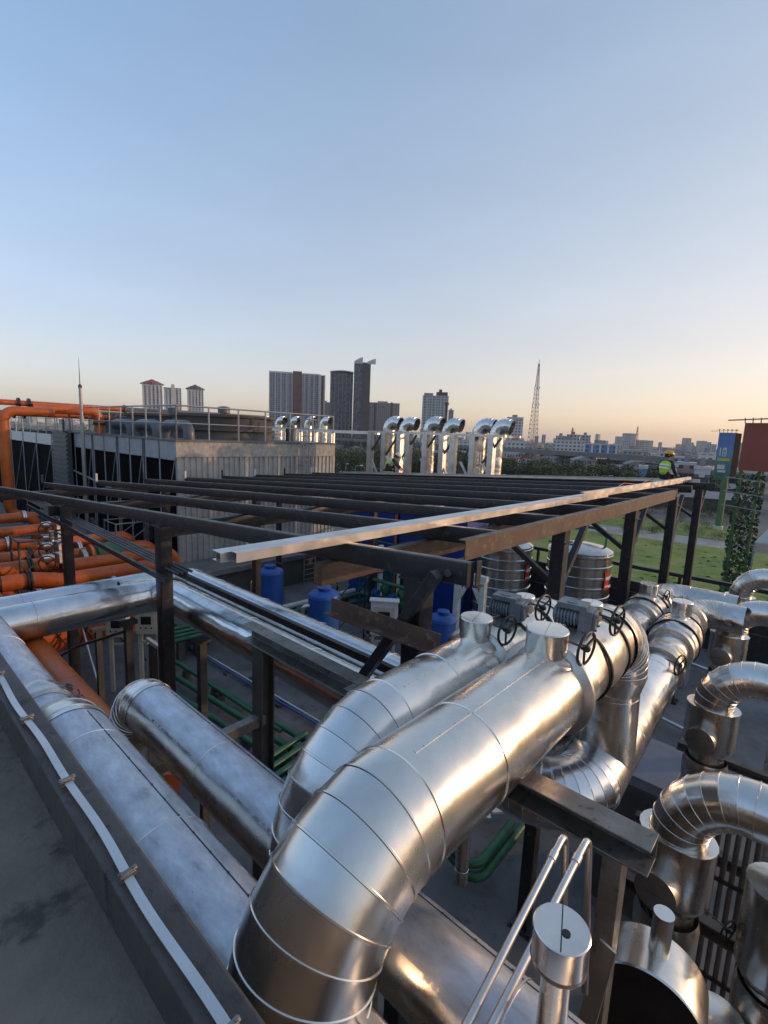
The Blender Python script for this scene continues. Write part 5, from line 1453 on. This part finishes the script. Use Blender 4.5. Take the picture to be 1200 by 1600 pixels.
# radio masts
def lattice(label, base_px, top_px, ytop, D, w0, m_, n=16, base=None, r=.22):
    p = at(base_px, 690, D=D); zt = zat(top_px, ytop, D); q = at(top_px, 690, D=D)
    t = thing('lattice_mast', label, 'radio mast', (p.x, p.y, GROUND if base is None else base), 0)
    z0 = GROUND if base is None else base
    c = V((p.x, p.y, 0))
    L = zt - z0
    def leg(k, f): a = 2.094 * k + .4; rr = w0 * (1 - f) + .5 * f; return c + V((math.cos(a) * rr, math.sin(a) * rr, z0 + L * f))
    mb = MB(); bb = MB()
    for k in range(3): mb.tube(leg(k, 0), leg(k, .96), r, 5)
    mb.tube(c + V((0, 0, z0 + L * .9)), c + V((0, 0, z0 + L)), r, 5)
    for i in range(n):
        f0, f1 = .96 * i / n, .96 * (i + 1) / n
        for k in range(3):
            bb.tube(leg(k, f0), leg((k + 1) % 3, f1), r * .6, 4); bb.tube(leg((k + 1) % 3, f0), leg(k, f1), r * .6, 4); bb.tube(leg(k, f1), leg((k + 1) % 3, f1), r * .6, 4)
    mb.build('legs', m_, t); bb.build('bracing', m_, t)
    for f in (.55, .72):
        d = MB()
        for k in range(3): p_ = leg(k, f); d.lathe(p_, V((math.cos(2.094 * k), math.sin(2.094 * k), 0)), [(0, r * 2), (r * 3, r * 4), (r * 3.2, r * 4)], 8)
        d.build('antenna_dish', C_WHITE, t)
lattice('tall red and white lattice radio mast standing clear against the evening sky', 832, 834, 562, 520, 6.5, C_STEEL, 22)
lattice('smaller red lattice mast on the skyline above the blue and white housing block', 994, 994, 665, 900, 4.5, paint('mast_red', (.40, .14, .10), .6, 0, .1, .1, 0), 9)
lattice('short red mast on the hospital roof', 893, 893, 668, 565, 1.6, paint('mast_red', (.40, .14, .10), .6), 4, zat(893, 681, 565), .14)

# elevated highway and lower viaduct
def viaduct(label, pa, pb, z, w, th, m_, step=32):
    a, b = at(*pa, Z=z), at(*pb, Z=z)
    d = (b - a).normalized(); a = a - d * 500; b = b + d * 160
    t = thing('elevated_road', label, 'viaduct', tuple(a))
    MB().bar(a, b, w, th).build('deck', m_, t)
    sd_ = d.cross(V((0, 0, 1)))
    for s in (-1, 1): MB().bar(a + sd_ * s * w / 2 + V((0, 0, th * .8)), b + sd_ * s * w / 2 + V((0, 0, th * .8)), .3, 1.0).build('barrier', m_, t)
    L = (b - a).length; k = step / 2
    while k < L:
        c = a + d * k; MB().tube((c.x, c.y, GROUND), (c.x, c.y, z - th / 2), 1.0, 10).build('pier', m_, t); k += step
    return t
C_CONC = paint('viaduct_concrete', (.17, .165, .155), .85, 0, .15, .1, 0)
viaduct('long elevated highway crossing behind the belt of trees', (800, 704), (1110, 724), -7.5, 16, 1.6, C_CONC, 40)
viaduct('second lower elevated road crossing in front of the highway at the right', (1010, 728), (1120, 741), -11, 10, 1.2, C_CONC, 30)

# long sheds and boundary walls beyond the path
for k, (pa, pb, z, dep, lab) in enumerate((((1010, 770), (1175, 782), -13.5, 14, 'long grey shed roof beyond the grass, nearest the billboard pole'), ((1000, 752), (1160, 764), -13.2, 12, 'second long pale shed roof behind the nearest shed'), ((1095, 744), (1150, 748), -12, 10, 'small white shed roof beside the green billboard pole'))):
    a, b = at(*pa, Z=z), at(*pb, Z=z)
    d = (b - a).normalized(); n_ = V((-d.y, d.x, 0))
    if n_.dot(a) < 0: n_ = -n_
    t = thing('shed', lab, 'shed', (a.x, a.y, GROUND))
    L = (b - a).length
    def W(s, q, zz): p = a + d * s + n_ * q; return (p.x, p.y, zz)
    MB().hexa([W(0, 0, GROUND), W(L, 0, GROUND), W(L, dep, GROUND), W(0, dep, GROUND), W(0, 0, z - .3), W(L, 0, z - .3), W(L, dep, z - .3), W(0, dep, z - .3)]).build('wall', C_DARK, t, smooth=0)
    MB().add([W(-.6, -.8, z - .3), W(L + .6, -.8, z - .3), W(L + .6, dep / 2, z + 1.2), W(-.6, dep / 2, z + 1.2), W(L + .6, dep + .8, z - .3), W(-.6, dep + .8, z - .3)], [(0, 1, 2, 3), (3, 2, 4, 5), (0, 3, 5), (1, 4, 2), (0, 5, 4, 1)]).build('roof', C_GREY if k != 2 else C_WHITE, t, smooth=0)
    for s in range(1, int(L / 6)): MB().hexa([W(s * 6, -.15, GROUND), W(s * 6 + .4, -.15, GROUND), W(s * 6 + .4, -.02, GROUND), W(s * 6, -.02, GROUND), W(s * 6, -.15, z - .5), W(s * 6 + .4, -.15, z - .5), W(s * 6 + .4, -.02, z - .5), W(s * 6, -.02, z - .5)]).build('post', C_GREY, t, smooth=0)
# lamp posts along the near road
lp = thing('street_lamp', 'grey street lamp with a single arm among the trees beyond the roof frame', 'street lamp', (0, 0, GROUND), 0, 'street lamps among the trees')
MB().tube((0, 0, 0), (0, 0, 9), .11, 8, True, .06).build('pole', C_GREY, lp, local=True)
MB().duct([(0, 0, 8.8), (0, 0, 9.4), (1.8, 0, 9.6)], .05, bend=.4, gores=4, n=8).build('arm', C_GREY, lp, local=True)
MB().cbox((2.0, 0, 9.6), (.8, .3, .14)).build('lamp_head', C_WHITE, lp, local=True)
for k, (px, D) in enumerate(((556, 118), (541, 122), (571, 116), (596, 112), (805, 110), (832, 112), (842, 108), (876, 112), (945, 130))):
    o = lp if k == 0 else copy_tree(lp)
    p = at(px, 700, D=D); o.location = (p.x, p.y, GROUND); o.rotation_euler.z = .6 * k

# ================================================================== BILLBOARDS
M_BGREEN = paint('billboard_green_paint', (.06, .13, .05), .5, 0, .2, .5, 0)
def sky_ad():
    mt, nt, bs = nodes_of('blue_poster')
    tc = N(nt, 'ShaderNodeTexCoord'); sep = N(nt, 'ShaderNodeSeparateXYZ'); nt.links.new(tc.outputs['Generated'], sep.inputs[0])
    e = fmath(nt, 'ADD', sep.outputs['Z'], fmath(nt, 'MULTIPLY', fmath(nt, 'SUBTRACT', noise(nt, tc.outputs['Generated'], 3, 5), .5), .35))
    nt.links.new(ramp(nt, e, [(0, (.03, .09, .10)), (.3, (.06, .17, .18)), (.5, (.10, .22, .38)), (.75, (.07, .16, .40)), (1, (.10, .17, .42))]), bs.inputs['Base Color'])
    bs.inputs['Roughness'].default_value = .5
    return mt
p = at(1118, 826, Z=GROUND); Db = p.xy.length
t = thing('billboard', 'blue poster billboard on a thick green pole at the right edge', 'billboard', (p.x, p.y, GROUND))
c, ang, w = span(1122, 1148, Db); zt_, zb2 = zat(1136, 676, Db), zat(1130, 745, Db)
ax = V((math.cos(ang), math.sin(ang), 0)); nrm_ = V((-ax.y, ax.x, 0))
if nrm_.dot(V((p.x, p.y, 0))) < 0: nrm_ = -nrm_
pc = V((p.x, p.y, 0)) + ax * .4
MB().tube((pc.x, pc.y, GROUND), (pc.x, pc.y, zb2), .62, 20).build('pole', M_BGREEN, t)
MB().box((pc.x - .8, pc.y - .8, GROUND), (pc.x + .8, pc.y + .8, GROUND + .7)).build('footing', C_WHITE, t)
def panel(t, a, b, z0, z1, th, mat, name, off=0.0):
    a = V((a.x, a.y, 0)); b = V((b.x, b.y, 0)); d = (b - a).normalized(); n_ = V((-d.y, d.x, 0))
    if n_.dot(a) > 0: n_ = -n_
    a = a + n_ * off; b = b + n_ * off
    return MB().hexa([a + V((0, 0, z0)), b + V((0, 0, z0)), b - n_ * th + V((0, 0, z0)), a - n_ * th + V((0, 0, z0)), a + V((0, 0, z1)), b + V((0, 0, z1)), b - n_ * th + V((0, 0, z1)), a - n_ * th + V((0, 0, z1))]).build(name, mat, t, smooth=0)
pl = V((c.x, c.y, 0)) - ax * w / 2; pr = V((c.x, c.y, 0)) + ax * w / 2
po = panel(t, pl, pr, zb2, zt_, .35, sky_ad(), 'poster')
panel(t, pl, pr, zb2 - .7, zb2 - .02, .5, M_BGREEN, 'lower_frame', .12)
hh = zt_ - zb2
panel(t, pl + ax * w * .1, pl + ax * w * .88, zb2 + hh * .36, zb2 + hh * .42, .05, paint('poster_yellow', (.45, .36, .03), .5, 0, .1, .3, 0), 'yellow_band', .07)
for f0, f1, g0, g1 in ((.18, .26, .48, .66), (.34, .60, .60, .66), (.34, .40, .46, .66), (.46, .62, .46, .51), (.56, .62, .46, .60), (.34, .54, .53, .565), (.15, .62, .17, .27), (.2, .7, .10, .15)):
    panel(t, pl + ax * w * f0, pl + ax * w * f1, zb2 + hh * g0, zb2 + hh * g1, .05, C_WHITE, 'white_mark', .09)
qr = pr + ax * w * .40 - nrm_ * -5.5
panel(t, pr + ax * .05, qr, zb2, zt_, .35, M_DARKBLK, 'side_panel')
for k in range(5):
    s = pl + ax * w * k / 4; MB().tube((s.x, s.y, zt_), (s.x - nrm_.x * 1.4, s.y - nrm_.y * 1.4, zt_ + .5), .05, 6).lathe((s.x - nrm_.x * 1.4, s.y - nrm_.y * 1.4, zt_ + .5), (0, 0, 1), [(0, .18), (.15, .18)], 8).build('lamp_arm', C_GREY, t)
MB().tube(pl - ax * 1.6 + V((0, 0, zt_ + .25)), pr + ax * .5 + V((0, 0, zt_ + .5)), .05, 6).build('top_rail', C_GREY, t)
# red board with a green overgrown lattice base
M_REDB = paint('faded_red_board', (.25, .055, .04), .55, 0, .12, .3, 0)
D2 = 52
c2, ang2, w2 = span(1160, 1250, D2)
t = thing('billboard', 'plain red billboard above a green overgrown lattice tower at the right edge', 'billboard', (c2.x, c2.y, GROUND))
ax = V((math.cos(ang2), math.sin(ang2), 0)); n2 = V((-ax.y, ax.x, 0))
if n2.dot(c2) < 0: n2 = -n2
zt2, zb3 = zat(1180, 661, D2), zat(1180, 736, D2)
cl = V((c2.x, c2.y, 0)) - ax * w2 / 2; cr = V((c2.x, c2.y, 0)) + ax * w2 / 2 - n2 * 1.0
panel(t, cl, cr, zb3, zt2, .4, M_REDB, 'board')
MB().tube(cl - ax * 1.2 + V((0, 0, zt2 + .2)), cr + V((0, 0, zt2 + .45)), .06, 6).build('top_rail', C_GREY, t)
for k in range(8):
    s = cl.lerp(cr, k / 7); MB().tube((s.x, s.y, zt2), (s.x - n2.x, s.y - n2.y, zt2 + .35), .04, 6).build('lamp_arm', C_GREY, t)
for s in (0.05, .4):
    for q in (.6, 2.8):
        b0 = cl + ax * w2 * s + n2 * q
        MB().bar((b0.x, b0.y, GROUND), (b0.x, b0.y, zb3 + 1), .22, .22).build('lattice_leg', M_BGREEN, t)
for k in range(9):
    z0 = GROUND + (zb3 - GROUND) * k / 9; z1 = GROUND + (zb3 - GROUND) * (k + 1) / 9
    a0 = cl + ax * w2 * .05 + n2 * .6; a1 = cl + ax * w2 * .4 + n2 * .6
    MB().bar(a0 + V((0, 0, z0)), a1 + V((0, 0, z1)), .1, .1).bar(a1 + V((0, 0, z0)), a0 + V((0, 0, z1)), .1, .1).build('cross_brace', M_BGREEN, t)
for z in (zb3 - .6, zb3 - 1.8, zb3 - 3.0):
    MB().bar(cl - ax * .8 - n2 * .6 + V((0, 0, z)), cr + V((0, 0, z - .4)), .07, .07).build('catwalk_rail', C_GREY, t)
rng = random.Random(31); mb = MB()
for k in range(3400):
    f = rng.uniform(-.03, .52); zz = GROUND + (zb3 - GROUND) * rng.random() ** 1.5 * .97
    cc = cl + ax * w2 * f + n2 * rng.uniform(.0, 3.4) + V((0, 0, zz)); s = rng.uniform(.06, .2)
    u = V((rng.gauss(0, 1), rng.gauss(0, 1), rng.gauss(0, 1))).normalized() * s; v = u.cross(V((rng.gauss(0, 1), rng.gauss(0, 1), rng.gauss(0, 1)))).normalized() * s
    mb.add([cc - u, cc - v, cc + u, cc + v], [(0, 1, 2, 3)])
mb.build('climbing_leaves', leaf_mat('leaf_vine', (.018, .045, .02)), t, smooth=0)
t = thing('awning', 'small white pitched awning below the red billboard at the picture edge', 'awning', tuple(at(1197, 850, Z=-15)))
p = at(1180, 846, D=50); q = at(1215, 812, D=50); r_ = at(1215, 850, D=46)
MB().add([p, q, r_, p + V((0, 0, -.12)), q + V((0, 0, -.12)), r_ + V((0, 0, -.12))], [(0, 1, 2), (5, 4, 3), (0, 3, 4, 1), (1, 4, 5, 2), (2, 5, 3, 0)]).build('sheet', C_WHITE, t, smooth=0)
MB().bar(p, (p.x, p.y, GROUND), .12, .12).build('post', C_GREY, t); MB().bar(r_, (r_.x, r_.y, GROUND), .12, .12).build('post', C_GREY, t)

# ================================================================== PEOPLE ON THE FRAME
M_SKIN = paint('skin', (.30, .16, .10), .55, 0, .1, 9, 0)
M_DKCLOTH = paint('dark_work_clothes', (.022, .023, .026), .85, 0, .25, 8, .2)
M_HAIR = paint('black_hair', (.008, .007, .007), .6, 0, .2, 20, .3)
M_HIVIS = paint('hi_vis_yellow_green', (.40, .62, .03), .6, 0, .12, 9, .2)
M_REFL = paint('reflective_tape', (.62, .63, .64), .35, .3, .05, 9, 0)
M_YHELM = paint('yellow_helmet', (.72, .36, .01), .3, 0, .05, 5, 0)
M_WHELM = paint('white_helmet', (.66, .66, .65), .3, 0, .05, 5, 0)
M_BOOT = paint('dark_boots', (.03, .022, .016), .6, 0, .2, 9, .1)

def person(label, loc, rotz, J, helmet, face_dir):
    """J: joint name -> (x, y, z, radius) in metres; local x is the facing direction, y the left side"""
    t = thing('person', label, 'person', loc, rotz)
    chains = [['pelvis', 'waist', 'chest', 'neck', 'head0', 'head1']]
    for s in 'LR':
        chains.append(['chest', 'sh' + s, 'el' + s, 'wr' + s, 'pa' + s])
        chains.append(['pelvis', 'hip' + s, 'kn' + s, 'an' + s, 'toe' + s])
    pts = {k: V(v[:3]) for k, v in J.items()}; rad = {k: v[3] for k, v in J.items()}
    # hands: five fingers splayed and bent from each palm
    for s in 'LR':
        d = (pts['pa' + s] - pts['wr' + s]).normalized()
        side = d.cross(V((0, 0, 1)))
        if side.length < .1: side = V((0, 1, 0))
        side.normalize(); dn = d.cross(side).normalized()
        if dn.z > 0: dn = -dn
        for i, (o, L) in enumerate(((-.032, .066), (-.011, .078), (.011, .074), (.031, .058))):
            a = 'f%d%s' % (i, s); b = 'g%d%s' % (i, s); base = 'b%d%s' % (i, s)
            pts[base] = pts['pa' + s] + side * o + d * .025; rad[base] = .012
            pts[a] = pts[base] + d * L * .6 + dn * L * .15; rad[a] = .0095
            pts[b] = pts[a] + d * L * .35 + dn * L * .4; rad[b] = .008
            chains.append(['pa' + s, base, a, b])
        sg = -1 if s == 'L' else 1
        pts['t0' + s] = pts['wr' + s].lerp(pts['pa' + s], .55) + side * sg * .045; rad['t0' + s] = .012
        pts['t1' + s] = pts['t0' + s] + d * .045 + side * sg * .012 + dn * .012; rad['t1' + s] = .009
        chains.append(['pa' + s, 't0' + s, 't1' + s])
    names = list(pts); idx = {k: i for i, k in enumerate(names)}
    edges = set()
    for c in chains:
        for a, b in zip(c[:-1], c[1:]): edges.add((idx[a], idx[b]))
    def skinned(nm, keys, scale, mat, parent, sub=2):
        ks = [k for k in names if k in keys]; ii = {k: i for i, k in enumerate(ks)}
        es = [(ii[names[a]], ii[names[b]]) for a, b in edges if names[a] in ii and names[b] in ii]
        me = bpy.data.meshes.new(nm); me.from_pydata([tuple(pts[k]) for k in ks], es, [])
        o = bpy.data.objects.new(nm, me); COL.objects.link(o); o.parent = parent
        sk = o.modifiers.new('skin', 'SKIN'); sk.use_smooth_shade = True
        for k, i in ii.items():
            r = rad[k] * scale.get(k, scale.get('*', 1.0)); me.skin_vertices[0].data[i].radius = (r, r)
        root = 'pelvis' if 'pelvis' in ii else ks[0]
        me.skin_vertices[0].data[ii[root]].use_root = True
        sb = o.modifiers.new('subdivision', 'SUBSURF'); sb.levels = sub; sb.render_levels = sub
        me.materials.append(mat)
        return o
    skinned('body', set(names), {'*': 1.0}, M_SKIN, t)
    skinned('work_clothes', {'pelvis', 'waist', 'chest', 'neck', 'shL', 'shR', 'elL', 'elR', 'wrL', 'wrR', 'hipL', 'hipR', 'knL', 'knR', 'anL', 'anR'}, {'*': 1.18, 'neck': 1.05, 'wrL': 1.35, 'wrR': 1.35, 'anL': 1.3, 'anR': 1.3}, M_DKCLOTH, t)
    vest = skinned('safety_vest', {'pelvis', 'waist', 'chest', 'shL', 'shR'}, {'*': 1.42, 'pelvis': 1.25, 'chest': 1.5, 'shL': 1.45, 'shR': 1.45}, M_HIVIS, t)
    up = (pts['chest'] - pts['waist']).normalized(); u, v = frame_of(up)
    for f in (.25, .75):
        c = pts['waist'].lerp(pts['chest'], f); r = (rad['waist'] * (1 - f) + rad['chest'] * f) * 1.5
        MB().lathe(c - up * .025, up, [(0, r), (.05, r)], 28, False, False).build('reflective_band', M_REFL, vest, local=True)
    for s in 'LR': 
        MB().bar(pts['an' + s] + V((-.03, 0, -.03)), pts['toe' + s] + V((.03, 0, -.01)), .095, .085).build('boot', M_BOOT, t, bevel=.02, local=True)
    hd = pts['head1'] - pts['head0']; hu = hd.normalized(); fd = V(face_dir).normalized(); fd = (fd - hu * fd.dot(hu)).normalized(); sd_ = hu.cross(fd)
    hc = pts['head0'].lerp(pts['head1'], .55)
    # face: nose, brow, eyes, mouth, ears
    fm = MB()
    fm.lathe(hc + fd * .085 - hu * .01, fd - hu * .3, [(-.02, .022), (.0, .018), (.026, .012), (.032, .004)], 10)
    for s in (-1, 1):
        fm.lathe(hc + sd_ * s * .088 - hu * .01, sd_ * s, [(-.01, .02), (.012, .03), (.018, .022)], 10)
    fm.build('face_features', M_SKIN, t, local=True)
    em = MB()
    for s in (-1, 1): em.lathe(hc + fd * .088 + sd_ * s * .033 + hu * .018, fd, [(-.006, .012), (.004, .011), (.007, .004)], 10)
    em.bar(hc + fd * .09 - hu * .058 - sd_ * .024, hc + fd * .09 - hu * .058 + sd_ * .024, .008, .01)
    em.build('eyes_and_mouth', M_HAIR, t, local=True)
    hm = MB(); rs = []
    for zz, rr in ((-.075, .072), (-.04, .099), (0, .108), (.03, .108)):
        rs.append((hc - fd * .018 + hu * zz, fd * rr * .95, sd_ * rr))
    hm.rings(rs, 20, True, True).build('hair', M_HAIR, t, local=True)
    # helmet: shell, brim, peak, centre ridge
    rs = []
    for a in (0, .25, .5, .75, 1.0, 1.25, 1.45): rs.append((hc + hu * (.035 + .125 * math.sin(a)), fd * .142 * math.cos(a) ** .8, sd_ * .122 * math.cos(a) ** .8))
    hl = MB().rings(rs, 28, False, True).build('helmet', helmet, t, local=True, smooth=40)
    rs = [(hc + hu * .032 + fd * o, fd * a, sd_ * b) for o, a, b in ((0, .138, .118), (.014, .172, .138))]
    rs += [(hc + hu * .024 + fd * .016, fd * .176, sd_ * .14), (hc + hu * .026, fd * .136, sd_ * .116)]
    MB().rings(rs, 28).build('brim', helmet, hl, local=True)
    MB().bar(hc + hu * .155 - fd * .09, hc + hu * .155 + fd * .08, .03, .014, hu).build('ridge', helmet, hl, local=True, bevel=.004)
    return t

# worker in the yellow helmet: seated on the far end of the frame, back to the viewer, looking to the right
zs = ztop(3.6) + .10
p = at(1036, 750, X=17.3)
yaw = math.atan2(-.35, .94)
J = dict(pelvis=(0, 0, .10, .125), waist=(.03, 0, .27, .115), chest=(.075, 0, .46, .13), neck=(.10, 0, .60, .055), head0=(.12, 0, .66, .078), head1=(.15, 0, .80, .085),
         shL=(.075, .17, .52, .06), elL=(.10, .27, .26, .045), wrL=(.30, .20, .14, .032), paL=(.38, .17, .12, .034),
         shR=(.075, -.17, .52, .06), elR=(.10, -.26, .25, .045), wrR=(.32, -.22, .14, .032), paR=(.40, -.20, .12, .034),
         hipL=(.04, .10, .07, .085), knL=(.46, .14, .06, .062), anL=(.46, .14, -.36, .042), toeL=(.62, .15, -.42, .035),
         hipR=(.04, -.10, .07, .085), knR=(.47, -.13, .06, .062), anR=(.44, -.13, -.36, .042), toeR=(.60, -.14, -.42, .035))
person('worker in a yellow helmet and hi vis vest sitting on the far frame corner', (p.x, p.y, zs), yaw, J, M_YHELM, (.6, -.8, -.1))
# worker in the white helmet: crouched over the far channels, reaching down to the right
p = at(606, 731, X=16.9)
zs2 = ztop(p.y) + .20
yaw2 = math.atan2(-.8, .62)
J = dict(pelvis=(-.06, 0, .22, .125), waist=(.06, 0, .36, .118), chest=(.23, 0, .50, .13), neck=(.34, 0, .59, .055), head0=(.39, 0, .63, .078), head1=(.45, 0, .755, .085),
         shL=(.26, .17, .53, .06), elL=(.42, .24, .32, .045), wrL=(.60, .20, .14, .032), paL=(.68, .18, .08, .034),
         shR=(.26, -.17, .53, .06), elR=(.40, -.22, .30, .045), wrR=(.56, -.16, .11, .032), paR=(.64, -.14, .06, .034),
         hipL=(-.04, .10, .20, .085), knL=(.30, .18, .28, .062), anL=(.10, .17, .05, .042), toeL=(.26, .18, .035, .035),
         hipR=(-.04, -.10, .20, .085), knR=(.22, -.17, .07, .062), anR=(-.18, -.16, .06, .042), toeR=(-.22, -.16, .03, .035))
person('worker in a white helmet and hi vis vest crouching over the frame end', (p.x, p.y, zs2), yaw2, J, M_WHELM, (.8, .0, -.5))
t = thing('safety_rope', 'thin orange rope looping on the frame beside the yellow helmeted worker', 'rope', (15, 3.6, -1))
MB().duct([at(966, 760, X=14.6), at(975, 755, X=15.2), at(1000, 757, X=15.9), at(1010, 752, X=16.6), at(1022, 748, X=17.2)], .014, bend=.15, gores=4, n=8).build('rope', M_ORANGE, t)

# ------------------------------------------------------------------ evening haze
mt = bpy.data.materials.new('evening_haze'); mt.use_nodes = True
nt = mt.node_tree
for n in list(nt.nodes): nt.nodes.remove(n)
o_ = nt.nodes.new('ShaderNodeOutputMaterial'); pv_ = nt.nodes.new('ShaderNodeVolumePrincipled')
pv_.inputs['Color'].default_value = (.92, .92, .95, 1)
pv_.inputs['Density'].default_value = .0001
pv_.inputs['Anisotropy'].default_value = .2
nt.links.new(pv_.outputs[0], o_.inputs['Volume'])
hz = MB().box((-7100, -7100, GROUND - 1), (7100, 7100, 150)).build('haze', mt, smooth=0)
kind(hz, 'stuff')
import OpenImageIO as oiio, sys
im=oiio.ImageBuf('/workdir/render_main.png'); 
for x,y in [(600,50),(100,350),(600,350),(1100,350),(100,560),(600,520),(1100,560),(300,560),(1100,640),(30,1500),(260,1300),(300,780),(420,760),(1050,860)]:
    p=im.getpixel(int(x*.64),int(y*.64)); print((x,y),[int(c*255) for c in p[:3]])
